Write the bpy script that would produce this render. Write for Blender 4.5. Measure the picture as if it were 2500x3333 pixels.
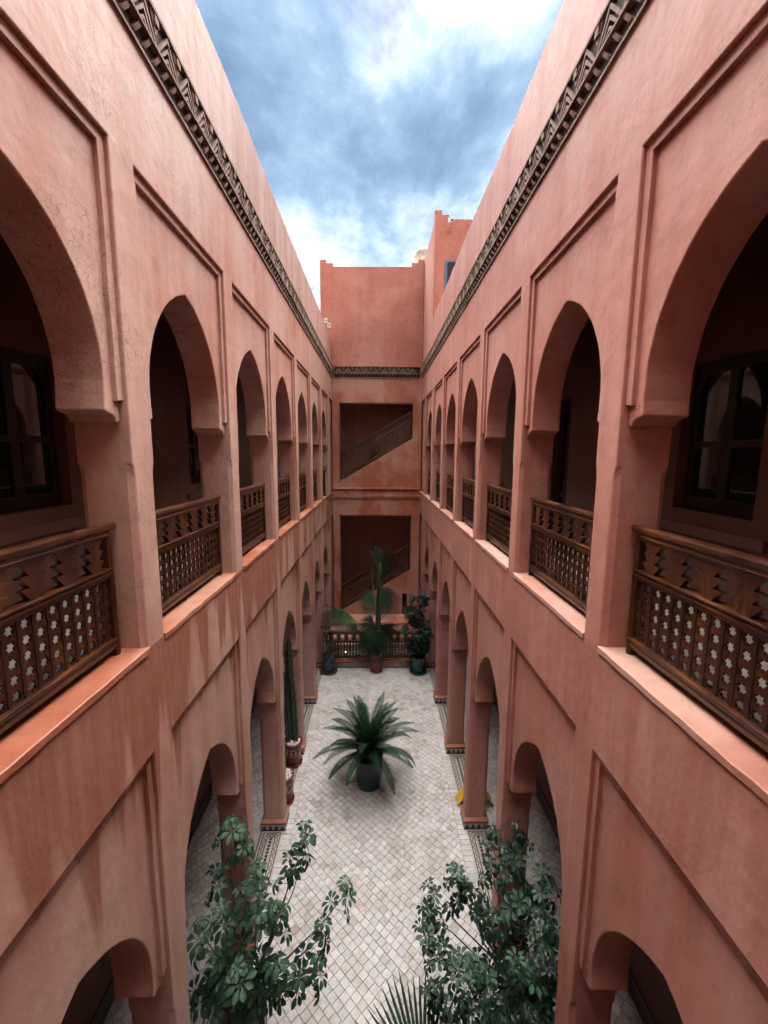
import bpy, bmesh, math, random
from mathutils import Vector, Matrix
random.seed(7)
R_ = math.radians
scene = bpy.context.scene
for o in list(bpy.data.objects):
    bpy.data.objects.remove(o)
COL = scene.collection

# ------------------------------------------------------------------ camera
F_PX, YAW, PITCH, ROLL = 1354.26, R_(1.035), R_(7.934), R_(0.411)
fw = Vector((math.sin(YAW) * math.cos(PITCH), math.cos(YAW) * math.cos(PITCH), -math.sin(PITCH)))
rt = Vector((math.cos(YAW), -math.sin(YAW), 0))
up = rt.cross(fw)
rt, up = math.cos(ROLL) * rt + math.sin(ROLL) * up, -math.sin(ROLL) * rt + math.cos(ROLL) * up
cam_d = bpy.data.cameras.new('camera')
cam_d.sensor_fit = 'HORIZONTAL'
cam_d.sensor_width = 36.0
cam_d.lens = 36.0 * F_PX / 2500.0
cam_d.clip_start = 0.02
cam_d.clip_end = 2000
cam = bpy.data.objects.new('camera', cam_d)
COL.objects.link(cam)
cam.matrix_world = Matrix(((rt.x, up.x, -fw.x, 0), (rt.y, up.y, -fw.y, 0), (rt.z, up.z, -fw.z, 0), (0, 0, 0, 1)))
scene.camera = cam

# ------------------------------------------------------------------ sky, sun, exposure
SUN_EL, SUN_AZ = R_(78), R_(3)          # azimuth measured clockwise from +Y
world = bpy.data.worlds.new('World')
scene.world = world
world.use_nodes = True
wn, wl = world.node_tree.nodes, world.node_tree.links
wn.clear()


def N(nodes, t, **kw):
    n = nodes.new(t)
    for k, v in kw.items():
        if k.startswith('i_'):
            n.inputs[k[2:]].default_value = v
        else:
            setattr(n, k, v)
    return n


def ramp(nodes, links, src, stops):
    r = nodes.new('ShaderNodeValToRGB')
    els = r.color_ramp.elements
    while len(els) < len(stops):
        els.new(0.5)
    for e, (p, c) in zip(els, stops):
        e.position = p
        e.color = c if len(c) == 4 else (*c, 1)
    links.new(src, r.inputs['Fac'])
    return r.outputs['Color']


def mth(nodes, links, op, a, b=None, clamp=False):
    m = nodes.new('ShaderNodeMath')
    m.operation = op
    m.use_clamp = clamp
    for i, v in enumerate((a, b)):
        if v is None:
            continue
        if isinstance(v, (int, float)):
            m.inputs[i].default_value = v
        else:
            links.new(v, m.inputs[i])
    return m.outputs[0]


def mixc(nodes, links, fac, a, b, blend='MIX'):
    m = nodes.new('ShaderNodeMix')
    m.data_type = 'RGBA'
    m.blend_type = blend
    for s, v in (('Factor', fac), ('A', a), ('B', b)):
        sock = [i for i in m.inputs if i.name == s and (i.type == 'RGBA' or s == 'Factor')][0]
        if isinstance(v, (int, float)):
            sock.default_value = v
        elif isinstance(v, tuple):
            sock.default_value = v if len(v) == 4 else (*v, 1)
        else:
            links.new(v, sock)
    return [o for o in m.outputs if o.type == 'RGBA'][0]


sky = wn.new('ShaderNodeTexSky')
sky.sky_type = 'NISHITA'
sky.sun_disc = False
sky.sun_elevation = SUN_EL
sky.sun_rotation = SUN_AZ
sky.air_density = 1.2
sky.dust_density = 0.6
tc = wn.new('ShaderNodeTexCoord')
sep = wn.new('ShaderNodeSeparateXYZ')
wl.new(tc.outputs['Generated'], sep.inputs[0])
zz = mth(wn, wl, 'ADD', mth(wn, wl, 'MAXIMUM', sep.outputs['Z'], 0.0), 0.22)
cmb = wn.new('ShaderNodeCombineXYZ')
wl.new(mth(wn, wl, 'DIVIDE', sep.outputs['X'], zz), cmb.inputs[0])
wl.new(mth(wn, wl, 'DIVIDE', sep.outputs['Y'], zz), cmb.inputs[1])
CLOUD_OFF = (30.65, 5.50, 4.33)
mp = N(wn, 'ShaderNodeMapping', i_Location=CLOUD_OFF)
wl.new(cmb.outputs[0], mp.inputs[0])
n1 = N(wn, 'ShaderNodeTexNoise', i_Scale=1.9, i_Detail=8.0, i_Roughness=0.62, i_Distortion=0.25)
wl.new(mp.outputs[0], n1.inputs['Vector'])
mp2 = N(wn, 'ShaderNodeMapping', i_Location=(4.40, 3.05, 8.81), i_Scale=(1.0, 0.75, 1.0))
wl.new(cmb.outputs[0], mp2.inputs[0])
n2 = N(wn, 'ShaderNodeTexNoise', i_Scale=1.75, i_Detail=8.0, i_Roughness=0.60, i_Distortion=0.35)
wl.new(mp2.outputs[0], n2.inputs['Vector'])
dens = ramp(wn, wl, n1.outputs['Fac'], [(0.325, (0, 0, 0)), (0.45, (1, 1, 1))])
shade = mth(wn, wl, 'ADD', mth(wn, wl, 'MULTIPLY', n2.outputs['Fac'], 1.15), mth(wn, wl, 'MULTIPLY', n1.outputs['Fac'], -0.80))
hz = mth(wn, wl, 'MULTIPLY', mth(wn, wl, 'SUBTRACT', 0.62, sep.outputs['Z']), 0.16)
shade = mth(wn, wl, 'ADD', mth(wn, wl, 'ADD', shade, 0.278), hz)
CK = 1.62
ccol = ramp(wn, wl, shade, [(0.24, (0.16, 0.27, 0.43)), (0.36, (0.25, 0.39, 0.57)), (0.45, (0.36, 0.52, 0.72)), (0.53, (0.60, 0.75, 0.90)), (0.61, (0.98, 1.0, 1.0)), (0.70, (1.2, 1.2, 1.2))])
ccol = mixc(wn, wl, 1.0, ccol, (CK, CK, CK), 'MULTIPLY')
sky_b = mixc(wn, wl, 1.0, sky.outputs[0], (0.09, 0.125, 0.20), 'MULTIPLY')
final = mixc(wn, wl, dens, sky_b, ccol)
bg = N(wn, 'ShaderNodeBackground', i_Strength=0.05)
wl.new(final, bg.inputs['Color'])
wo = wn.new('ShaderNodeOutputWorld')
wl.new(bg.outputs[0], wo.inputs['Surface'])
world.cycles.sampling_method = 'MANUAL'
world.cycles.sample_map_resolution = 256

sun_d = bpy.data.lights.new('sun', 'SUN')
sun_d.energy = 1.5
sun_d.angle = R_(86)
sun_d.color = (1.0, 0.95, 0.88)
sun = bpy.data.objects.new('sun', sun_d)
COL.objects.link(sun)
sdir = Vector((math.sin(SUN_AZ) * math.cos(SUN_EL), math.cos(SUN_AZ) * math.cos(SUN_EL), math.sin(SUN_EL)))
sun.rotation_euler = (-sdir).to_track_quat('-Z', 'Y').to_euler()

scene.view_settings.view_transform = 'Standard'
scene.view_settings.look = 'None'
scene.view_settings.exposure = 4.02
scene.view_settings.gamma = 1.0
scene.view_settings.use_curve_mapping = False
scene.render.engine = 'CYCLES'
scene.cycles.max_bounces = 6
scene.cycles.diffuse_bounces = 4
scene.cycles.use_adaptive_sampling = True
scene.cycles.adaptive_threshold = 0.02
scene.cycles.adaptive_min_samples = 12
scene.cycles.glossy_bounces = 2
scene.cycles.transmission_bounces = 2
scene.cycles.caustics_reflective = False
scene.cycles.caustics_refractive = False

# ------------------------------------------------------------------ key measurements (metres, camera at the origin)
ZF = -8.2            # courtyard floor
ZS = -1.69           # gallery sill
W = 2.0              # half width of the courtyard
T = 0.45             # arcade wall thickness
PER = 2.34
YB = 19.0            # face of the back wall
XI = 3.95            # inner gallery wall
HJ = 1.005           # half width of an opening
ZPAR = 4.94


def bay(k):
    return 4.80 + PER * (k - 2)


# ------------------------------------------------------------------ helpers
class MB:
    def __init__(s):
        s.v, s.f, s.c = [], [], []
        s.col = None

    def face(s, pts):
        b = len(s.v)
        s.v += [tuple(p) for p in pts]
        s.f.append(tuple(range(b, b + len(pts))))
        s.c.append(s.col)

    def box(s, x0, x1, y0, y1, z0, z1):
        b = len(s.v)
        s.v += [(x, y, z) for z in (z0, z1) for y in (y0, y1) for x in (x0, x1)]
        for q in ((0, 2, 3, 1), (4, 5, 7, 6), (0, 1, 5, 4), (2, 6, 7, 3), (0, 4, 6, 2), (1, 3, 7, 5)):
            s.f.append(tuple(b + i for i in q))
            s.c.append(s.col)

    def prism(s, poly, fn, d0, d1, caps=True):
        n = len(poly)
        b = len(s.v)
        s.v += [tuple(fn(a, c, d0)) for a, c in poly] + [tuple(fn(a, c, d1)) for a, c in poly]
        if caps:
            s.f.append(tuple(b + i for i in reversed(range(n))))
            s.f.append(tuple(b + n + i for i in range(n)))
            s.c += [s.col, s.col]
        for i in range(n):
            j = (i + 1) % n
            s.f.append((b + i, b + j, b + n + j, b + n + i))
            s.c.append(s.col)

    def tube(s, pts, rad, n=6, cap=True):
        pts = [Vector(p) for p in pts]
        if isinstance(rad, (int, float)):
            rad = [rad] * len(pts)
        b = len(s.v)
        ref = Vector((0.13, 0.27, 0.95)).normalized()
        for i, p in enumerate(pts):
            d = (pts[min(i + 1, len(pts) - 1)] - pts[max(i - 1, 0)]).normalized()
            if abs(d.dot(ref)) > 0.95:
                ref = Vector((0.9, 0.1, 0.2)).normalized()
            a = d.cross(ref).normalized()
            c = d.cross(a)
            for k in range(n):
                t = 2 * math.pi * k / n
                s.v.append(tuple(p + (a * math.cos(t) + c * math.sin(t)) * rad[i]))
        for i in range(len(pts) - 1):
            for k in range(n):
                k2 = (k + 1) % n
                s.f.append((b + i * n + k, b + i * n + k2, b + (i + 1) * n + k2, b + (i + 1) * n + k))
                s.c.append(s.col)
        if cap:
            s.f.append(tuple(b + k for k in reversed(range(n))))
            s.f.append(tuple(b + (len(pts) - 1) * n + k for k in range(n)))
            s.c += [s.col, s.col]

    def lathe(s, prof, cx=0, cy=0, n=24, wob=None):
        b = len(s.v)
        for r, z in prof:
            for k in range(n):
                t = 2 * math.pi * k / n
                rr = r * (wob(t, z) if wob else 1)
                s.v.append((cx + rr * math.cos(t), cy + rr * math.sin(t), z))
        for i in range(len(prof) - 1):
            for k in range(n):
                k2 = (k + 1) % n
                s.f.append((b + i * n + k, b + i * n + k2, b + (i + 1) * n + k2, b + (i + 1) * n + k))
                s.c.append(s.col)
        s.f.append(tuple(b + k for k in reversed(range(n))))
        s.f.append(tuple(b + (len(prof) - 1) * n + k for k in range(n)))
        s.c += [s.col, s.col]

    def mesh(s, name, mat, smooth=False, norm=True):
        m = bpy.data.meshes.new(name)
        m.from_pydata(s.v, [], s.f)
        if norm:
            bm = bmesh.new()
            bm.from_mesh(m)
            bmesh.ops.recalc_face_normals(bm, faces=bm.faces)
            bm.to_mesh(m)
            bm.free()
        if any(c is not None for c in s.c):
            at = m.color_attributes.new('tint', 'FLOAT_COLOR', 'CORNER')
            for p, c in zip(m.polygons, s.c):
                for li in p.loop_indices:
                    at.data[li].color = (*(c or (0.5, 0.5, 0.5)), 1)
        if smooth:
            for p in m.polygons:
                p.use_smooth = True
        if mat:
            m.materials.append(mat)
        return m

    def build(s, name, mat, parent=None, smooth=False, bevel=0, seg=2, norm=True):
        o = place(name, s.mesh(name, mat, smooth, norm), parent)
        if bevel:
            add_bevel(o, bevel, seg)
        return o


def add_bevel(o, w, seg=2, ang=38):
    b = o.modifiers.new('soft_edge', 'BEVEL')
    b.width = w
    b.segments = seg
    b.limit_method = 'ANGLE'
    b.angle_limit = R_(ang)
    b.use_clamp_overlap = True


def place(name, mesh, parent=None, mw=None):
    o = bpy.data.objects.new(name, mesh)
    COL.objects.link(o)
    if parent is not None:
        o.parent = parent
        o.matrix_parent_inverse = parent_world(parent).inverted()
    if mw is not None:
        o.matrix_basis = mw
    return o


def parent_world(p):
    m = p.matrix_basis.copy()
    q = p
    while q.parent is not None:
        m = q.parent.matrix_basis @ q.matrix_parent_inverse @ q.matrix_basis if q is p else q.parent.matrix_basis @ q.matrix_parent_inverse @ m
        q = q.parent
    return m


def tag(o, label, cat, group=None, kind=None):
    if label:
        o['label'] = label
    if cat:
        o['category'] = cat
    if group:
        o['group'] = group
    if kind:
        o['kind'] = kind
    return o


def thing(name, label, cat, loc=(0, 0, 0), rz=0.0, group=None):
    o = bpy.data.objects.new(name, None)
    o.empty_display_size = 0.2
    COL.objects.link(o)
    o.location = loc
    o.rotation_euler = (0, 0, rz)
    o.matrix_basis = Matrix.Translation(loc) @ Matrix.Rotation(rz, 4, 'Z')
    return tag(o, label, cat, group)


def copy_tree(o, parent=None):
    c = o.copy()
    COL.objects.link(c)
    if parent is not None:
        c.parent = parent
        c.matrix_parent_inverse = o.matrix_parent_inverse.copy()
    for ch in list(o.children):
        copy_tree(ch, c)
    return c


# ------------------------------------------------------------------ materials
def new_mat(name):
    m = bpy.data.materials.new(name)
    m.use_nodes = True
    nt = m.node_tree
    b = nt.nodes['Principled BSDF']
    return m, nt.nodes, nt.links, b


def bump(nodes, links, bsdf, h, strength=0.3, dist=0.01):
    n = nodes.new('ShaderNodeBump')
    n.inputs['Strength'].default_value = strength
    n.inputs['Distance'].default_value = dist
    links.new(h, n.inputs['Height'])
    links.new(n.outputs[0], bsdf.inputs['Normal'])
    return n


def noise_tex(nodes, links, vec, scale, detail=4.0, rough=0.55, dist=0.0, mscale=None, loc=None):
    if mscale or loc:
        mp_ = nodes.new('ShaderNodeMapping')
        mp_.inputs['Scale'].default_value = mscale or (1, 1, 1)
        mp_.inputs['Location'].default_value = loc or (0, 0, 0)
        links.new(vec, mp_.inputs[0])
        vec = mp_.outputs[0]
    t = N(nodes, 'ShaderNodeTexNoise', i_Scale=scale, i_Detail=detail, i_Roughness=rough, i_Distortion=dist)
    links.new(vec, t.inputs['Vector'])
    return t.outputs['Fac']


def plaster(name, pale, mid, red, crack=0.5, drip=0.6, seed=0.0, rough=0.62, patch=(0.40, 0.62), streak_w=0.5):
    m, nd, lk, bs = new_mat(name)
    pos = nd.new('ShaderNodeNewGeometry').outputs['Position']
    sp = nd.new('ShaderNodeSeparateXYZ')
    lk.new(pos, sp.inputs[0])
    big = noise_tex(nd, lk, pos, 0.55, 3, 0.6, 0.4, loc=(seed, seed * 1.7, seed * 0.3))
    streak = noise_tex(nd, lk, pos, 1.0, 3, 0.6, 0.0, mscale=(2.6, 2.6, 0.22), loc=(seed + 3, seed, 1))
    fac = mth(nd, lk, 'ADD', mth(nd, lk, 'MULTIPLY', big, 1 - streak_w), mth(nd, lk, 'MULTIPLY', streak, streak_w))
    c1 = ramp(nd, lk, fac, [(patch[0], pale), ((patch[0] + patch[1]) / 2, mid), (patch[1], red)])
    # blotchy fine variation
    fine = noise_tex(nd, lk, pos, 6.0, 4, 0.65, 0.0)
    fv = ramp(nd, lk, fine, [(0.30, (0.80, 0.79, 0.78)), (0.5, (1, 1, 1)), (0.72, (1.10, 1.08, 1.06))])
    c2 = mixc(nd, lk, 0.75, c1, fv, 'MULTIPLY')
    # water drips under the sills
    if drip:
        dn = noise_tex(nd, lk, pos, 1.0, 2, 0.55, 0.0, mscale=(3.3, 3.3, 0.10), loc=(seed, 2, 0))
        dfine = noise_tex(nd, lk, pos, 1.0, 2, 0.6, 0.0, mscale=(13, 13, 0.7), loc=(seed + 9, 2, 0))
        below = mth(nd, lk, 'SUBTRACT', ZS - 0.02, sp.outputs['Z'])       # metres under the sill
        on = mth(nd, lk, 'GREATER_THAN', below, 0.0)
        ln = mth(nd, lk, 'MULTIPLY', mth(nd, lk, 'SUBTRACT', dn, 0.32), 5.6)   # drip length
        d = mth(nd, lk, 'MULTIPLY', mth(nd, lk, 'SUBTRACT', ln, below), 2.4, True)
        d = mth(nd, lk, 'MULTIPLY', d, mth(nd, lk, 'MULTIPLY', on, drip))
        d = mth(nd, lk, 'MULTIPLY', d, mth(nd, lk, 'ADD', mth(nd, lk, 'MULTIPLY', dfine, 1.1), 0.35), True)
        c2 = mixc(nd, lk, d, c2, tuple(v * 0.78 for v in red))
        pl = mth(nd, lk, 'MULTIPLY', mth(nd, lk, 'SUBTRACT', dfine, 0.56), 8.0, True)
        pl = mth(nd, lk, 'MULTIPLY', mth(nd, lk, 'MULTIPLY', pl, on), mth(nd, lk, 'SUBTRACT', 0.30, mth(nd, lk, 'MULTIPLY', below, 0.09)), True)
        c2 = mixc(nd, lk, pl, c2, pale)
    # hairline cracks
    wv = N(nd, 'ShaderNodeTexNoise', i_Scale=7.0, i_Detail=1.0)
    lk.new(pos, wv.inputs['Vector'])
    wp = mixc(nd, lk, 0.16, pos, wv.outputs['Color'], 'ADD')
    vo = N(nd, 'ShaderNodeTexVoronoi', i_Scale=17.0)
    vo.feature = 'DISTANCE_TO_EDGE'
    lk.new(wp, vo.inputs['Vector'])
    line = ramp(nd, lk, vo.outputs['Distance'], [(0.006, (1, 1, 1)), (0.042, (0, 0, 0))])
    cm = noise_tex(nd, lk, pos, 0.8, 1, 0.6, 0.0, loc=(5 + seed, 1, 4))
    cmask = ramp(nd, lk, cm, [(0.46, (0, 0, 0)), (0.56, (1, 1, 1))])
    hi = mth(nd, lk, 'MULTIPLY', mth(nd, lk, 'ADD', sp.outputs['Z'], 2.4), 0.8, True)
    line = mth(nd, lk, 'MULTIPLY', mth(nd, lk, 'MULTIPLY', line, cmask), mth(nd, lk, 'MULTIPLY', hi, crack))
    c3 = mixc(nd, lk, mth(nd, lk, 'MULTIPLY', line, 0.75), c2, (0.10, 0.040, 0.030))
    lk.new(c3, bs.inputs['Base Color'])
    lk.new(mth(nd, lk, 'ADD', mth(nd, lk, 'MULTIPLY', fine, 0.30), rough - 0.15), bs.inputs['Roughness'])
    bs.inputs['Specular IOR Level'].default_value = 0.35
    bump(nd, lk, bs, noise_tex(nd, lk, pos, 4.0, 3, 0.62), 0.42, 0.02)
    return m


def wood(name, c_dark, c_mid, c_light, rough=0.32, axis='Y', spec=0.5, coat=0.0):
    m, nd, lk, bs = new_mat(name)
    pos = nd.new('ShaderNodeNewGeometry').outputs['Position']
    sc = {'Y': (16, 1.6, 16), 'Z': (16, 16, 1.6), 'X': (1.6, 16, 16)}[axis]
    g = noise_tex(nd, lk, pos, 2.0, 3, 0.6, 0.25, mscale=sc)
    b2 = noise_tex(nd, lk, pos, 2.4, 1, 0.6)
    f = mth(nd, lk, 'ADD', mth(nd, lk, 'MULTIPLY', g, 0.62), mth(nd, lk, 'MULTIPLY', b2, 0.38))
    lk.new(ramp(nd, lk, f, [(0.33, c_dark), (0.5, c_mid), (0.66, c_light)]), bs.inputs['Base Color'])
    lk.new(mth(nd, lk, 'ADD', mth(nd, lk, 'MULTIPLY', b2, 0.3), rough - 0.12), bs.inputs['Roughness'])
    bs.inputs['Specular IOR Level'].default_value = spec
    bs.inputs['Coat Weight'].default_value = coat
    bs.inputs['Coat Roughness'].default_value = 0.2
    bump(nd, lk, bs, g, 0.10, 0.003)
    return m


def simple(name, col, rough=0.5, var=0.25, scale=12.0, bmp=0.15, metal=0.0, spec=0.5):
    m, nd, lk, bs = new_mat(name)
    pos = nd.new('ShaderNodeNewGeometry').outputs['Position']
    n = noise_tex(nd, lk, pos, scale, 2, 0.6)
    lo = tuple(c * (1 - var) for c in col)
    hi = tuple(min(1, c * (1 + var)) for c in col)
    lk.new(ramp(nd, lk, n, [(0.3, lo), (0.7, hi)]), bs.inputs['Base Color'])
    lk.new(mth(nd, lk, 'ADD', mth(nd, lk, 'MULTIPLY', n, 0.2), rough - 0.1), bs.inputs['Roughness'])
    bs.inputs['Metallic'].default_value = metal
    bs.inputs['Specular IOR Level'].default_value = spec
    if bmp:
        bump(nd, lk, bs, n, bmp, 0.01)
    return m


def tile_mat(name, rough=0.5):
    m, nd, lk, bs = new_mat(name)
    pos = nd.new('ShaderNodeNewGeometry').outputs['Position']
    at = nd.new('ShaderNodeVertexColor')
    at.layer_name = 'tint'
    n = noise_tex(nd, lk, pos, 14.0, 3, 0.65)
    fv = ramp(nd, lk, n, [(0.28, (0.66, 0.66, 0.67)), (0.5, (1, 1, 1)), (0.75, (1.22, 1.21, 1.2))])
    c = mixc(nd, lk, 0.7, at.outputs['Color'], fv, 'MULTIPLY')
    sp = noise_tex(nd, lk, pos, 2.0, 4, 0.7, loc=(3, 3, 3))
    dirt = ramp(nd, lk, sp, [(0.32, (0.72, 0.68, 0.64)), (0.55, (1, 1, 1))])
    c = mixc(nd, lk, 0.8, c, dirt, 'MULTIPLY')
    lk.new(c, bs.inputs['Base Color'])
    lk.new(mth(nd, lk, 'ADD', mth(nd, lk, 'MULTIPLY', n, 0.35), rough - 0.18), bs.inputs['Roughness'])
    bump(nd, lk, bs, n, 0.3, 0.006)
    return m


def leaf_mat(name, base, light, yellow=None, rough=0.38, trans=0.15):
    m, nd, lk, bs = new_mat(name)
    oi = nd.new('ShaderNodeObjectInfo')
    pos = nd.new('ShaderNodeNewGeometry').outputs['Position']
    n = noise_tex(nd, lk, pos, 5.0, 3, 0.6)
    f = mth(nd, lk, 'ADD', mth(nd, lk, 'MULTIPLY', oi.outputs['Random'], 0.75), mth(nd, lk, 'MULTIPLY', n, 0.25))
    st = [(0.10, base), (0.86, light)]
    if yellow:
        st += [(0.955, light), (0.975, yellow)]
    lk.new(ramp(nd, lk, f, st), bs.inputs['Base Color'])
    bs.inputs['Roughness'].default_value = rough
    bs.inputs['Specular IOR Level'].default_value = 0.28
    if trans:
        tr = nd.new('ShaderNodeBsdfTranslucent')
        tr.inputs['Color'].default_value = (*[min(1, c * 2.2) for c in light], 1)
        mx = nd.new('ShaderNodeMixShader')
        mx.inputs[0].default_value = trans
        lk.new(bs.outputs[0], mx.inputs[1])
        lk.new(tr.outputs[0], mx.inputs[2])
        lk.new(mx.outputs[0], nd['Material Output'].inputs['Surface'])
    return m


M = {}
M['pl_left'] = plaster('plaster_left', (0.385, 0.238, 0.199), (0.335, 0.165, 0.127), (0.265, 0.090, 0.055), crack=0.8, drip=0.95, seed=1.3, rough=0.52, patch=(0.44, 0.72))
M['pl_right'] = plaster('plaster_right', (0.365, 0.182, 0.152), (0.327, 0.139, 0.110), (0.280, 0.098, 0.066), crack=0.4, drip=0.45, seed=6.1, patch=(0.40, 0.68))
M['pl_back'] = plaster('plaster_back', (0.370, 0.185, 0.142), (0.335, 0.138, 0.093), (0.295, 0.096, 0.055), crack=0.2, drip=0.0, seed=11.7, patch=(0.445, 0.56), streak_w=0.22)
M['pl_high'] = plaster('plaster_high', (0.375, 0.163, 0.122), (0.340, 0.128, 0.089), (0.310, 0.106, 0.070), crack=0.05, drip=0.0, seed=4.7, streak_w=0.25)
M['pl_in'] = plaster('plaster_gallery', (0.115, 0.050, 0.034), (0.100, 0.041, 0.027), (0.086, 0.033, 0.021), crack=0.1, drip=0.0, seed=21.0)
M['sill'] = plaster('plaster_sill', (0.315, 0.160, 0.112), (0.275, 0.100, 0.060), (0.245, 0.076, 0.041), crack=0.5, drip=0.0, seed=31.0, rough=0.42, streak_w=0.1)
M['sill_r'] = plaster('plaster_sill_pale', (0.37, 0.225, 0.185), (0.33, 0.165, 0.128), (0.26, 0.098, 0.066), crack=0.6, drip=0.0, seed=38.0, rough=0.6, streak_w=0.1)
M['pl_hall'] = plaster('plaster_stair_hall', (0.44, 0.27, 0.215), (0.40, 0.22, 0.165), (0.36, 0.17, 0.12), crack=0.1, drip=0.0, seed=51.0)
M['wood_stair'] = wood('stair_rail_wood', (0.018, 0.007, 0.003), (0.050, 0.020, 0.008), (0.105, 0.046, 0.019), 0.45, 'Z', 0.4)
M['pl_par'] = plaster('plaster_parapet', (0.330, 0.205, 0.170), (0.290, 0.155, 0.122), (0.240, 0.105, 0.075), crack=0.5, drip=0.0, seed=61.0, patch=(0.40, 0.66), streak_w=0.7)
M['ceil'] = simple('gallery_ceiling_wood', (0.045, 0.028, 0.020), 0.7)
M['wood'] = wood('varnished_wood', (0.010, 0.0027, 0.0010), (0.034, 0.0094, 0.0026), (0.100, 0.030, 0.0068), 0.30, 'Y', 0.5, 0.2)
M['wood_z'] = wood('varnished_wood_upright', (0.009, 0.0024, 0.0009), (0.030, 0.0083, 0.0024), (0.088, 0.026, 0.0060), 0.34, 'Z', 0.5, 0.1)
M['wood_red'] = wood('dark_red_wood', (0.006, 0.0018, 0.0012), (0.016, 0.0046, 0.0023), (0.030, 0.0085, 0.0036), 0.4, 'Z', 0.5)
M['wood_dark'] = wood('dark_window_wood', (0.006, 0.004, 0.004), (0.014, 0.009, 0.008), (0.03, 0.018, 0.014), 0.45, 'Z', 0.4)
M['frieze'] = wood('weathered_frieze_wood', (0.088, 0.053, 0.039), (0.178, 0.116, 0.087), (0.26, 0.182, 0.142), 0.75, 'Y', 0.25)
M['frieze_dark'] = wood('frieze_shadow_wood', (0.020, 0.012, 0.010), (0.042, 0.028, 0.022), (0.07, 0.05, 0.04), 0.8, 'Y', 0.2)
M['tile'] = tile_mat('zellige_floor_tile')
M['grout'] = simple('floor_grout', (0.10, 0.09, 0.08), 0.85)
M['mosaic_w'] = simple('mosaic_cream', (0.33, 0.29, 0.265), 0.4, 0.15)
M['gfloor'] = simple('gallery_floor_tile', (0.24, 0.21, 0.19), 0.45, 0.15)
M['mosaic_k'] = simple('mosaic_black', (0.016, 0.010, 0.010), 0.35, 0.3)
M['teal'] = simple('teal_glaze', (0.004, 0.042, 0.043), 0.28, 0.35, 6.0, 0.08)
M['teal_dark'] = simple('dark_teal_glaze', (0.003, 0.020, 0.022), 0.35, 0.4, 6.0, 0.08)
M['redpot'] = simple('oxblood_glaze', (0.095, 0.011, 0.009), 0.3, 0.3, 6.0, 0.06)
M['redpot_w'] = simple('pot_relief_cream', (0.45, 0.28, 0.23), 0.5, 0.2)
M['saucer'] = simple('brown_saucer', (0.045, 0.020, 0.015), 0.45, 0.3)
M['soil'] = simple('potting_soil', (0.03, 0.02, 0.014), 0.95, 0.4, 30)
M['pebble'] = simple('white_pebbles', (0.55, 0.51, 0.48), 0.55, 0.2, 40)
M['bark'] = simple('stem_bark', (0.10, 0.065, 0.045), 0.8, 0.4, 25)
M['cactus'] = simple('cactus_skin', (0.030, 0.048, 0.030), 0.5, 0.4, 9)
M['leaf'] = leaf_mat('schefflera_leaf', (0.006, 0.021, 0.014), (0.036, 0.083, 0.050), (0.22, 0.19, 0.05), rough=0.5, trans=0.22)
M['leaf_d'] = leaf_mat('schefflera_leaf_dark', (0.003, 0.011, 0.008), (0.020, 0.046, 0.030), (0.20, 0.15, 0.04), trans=0.15)
M['sago'] = leaf_mat('sago_frond', (0.005, 0.017, 0.009), (0.021, 0.050, 0.025), None, 0.35, 0.08)
M['fan'] = leaf_mat('fan_palm_leaf', (0.009, 0.028, 0.016), (0.034, 0.078, 0.044), None, 0.42, 0.12)
M['petiole'] = simple('palm_petiole', (0.14, 0.12, 0.05), 0.6, 0.4)
M['yellow'] = simple('yellow_plastic', (0.42, 0.22, 0.012), 0.4, 0.12)
M['ink'] = simple('black_print', (0.012, 0.010, 0.010), 0.6, 0.1, bmp=0)
M['white'] = simple('white_plate', (0.5, 0.5, 0.5), 0.5, 0.06, bmp=0)
M['dish'] = simple('weathered_dish', (0.30, 0.25, 0.19), 0.6, 0.4, 3)
M['metal'] = simple('dark_iron', (0.02, 0.018, 0.018), 0.5, 0.3, metal=0.6)
M['blue'] = simple('blue_window_paint', (0.03, 0.12, 0.20), 0.5, 0.2)
M['earth'] = simple('dry_earth', (0.22, 0.14, 0.09), 0.9, 0.3, 0.5)
gl, gnd, glk, gbs = new_mat('window_glass')
gbs.inputs['Base Color'].default_value = (0.012, 0.012, 0.014, 1)
gbs.inputs['Roughness'].default_value = 0.04
gbs.inputs['Specular IOR Level'].default_value = 0.45
bump(gnd, glk, gbs, noise_tex(gnd, glk, gnd.new('ShaderNodeNewGeometry').outputs['Position'], 1.5, 2), 0.04, 0.02)
M['glass'] = gl
em, end, elk, ebs = new_mat('lamp_glow')
ebs.inputs['Emission Color'].default_value = (1.0, 0.72, 0.38, 1)
ebs.inputs['Emission Strength'].default_value = 0.9
M['glow'] = em

# ------------------------------------------------------------------ ground and courtyard floor
g = MB()
g.box(-400, 400, -400, 400, ZF - 0.6, ZF - 0.3)
tag(g.build('ground', M['earth']), None, None, kind='structure')

floor_bm = MB()
floor_bm.box(-XI - 0.2, XI + 0.2, -1.4, 22, ZF - 0.25, ZF - 0.012)
court = floor_bm.build('courtyard_floor', M['grout'])
tag(court, None, None, kind='structure')


def clip(poly, x0, x1, y0, y1):
    for ax, lim, sg in ((0, x0, 1), (0, x1, -1), (1, y0, 1), (1, y1, -1)):
        out = []
        for i in range(len(poly)):
            a, b = poly[i - 1], poly[i]
            ia, ib = (a[ax] - lim) * sg >= 0, (b[ax] - lim) * sg >= 0
            if ia != ib:
                t = (lim - a[ax]) / (b[ax] - a[ax])
                out.append((a[0] + (b[0] - a[0]) * t, a[1] + (b[1] - a[1]) * t))
            if ib:
                out.append(b)
        poly = out
        if not poly:
            return []
    return poly


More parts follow.
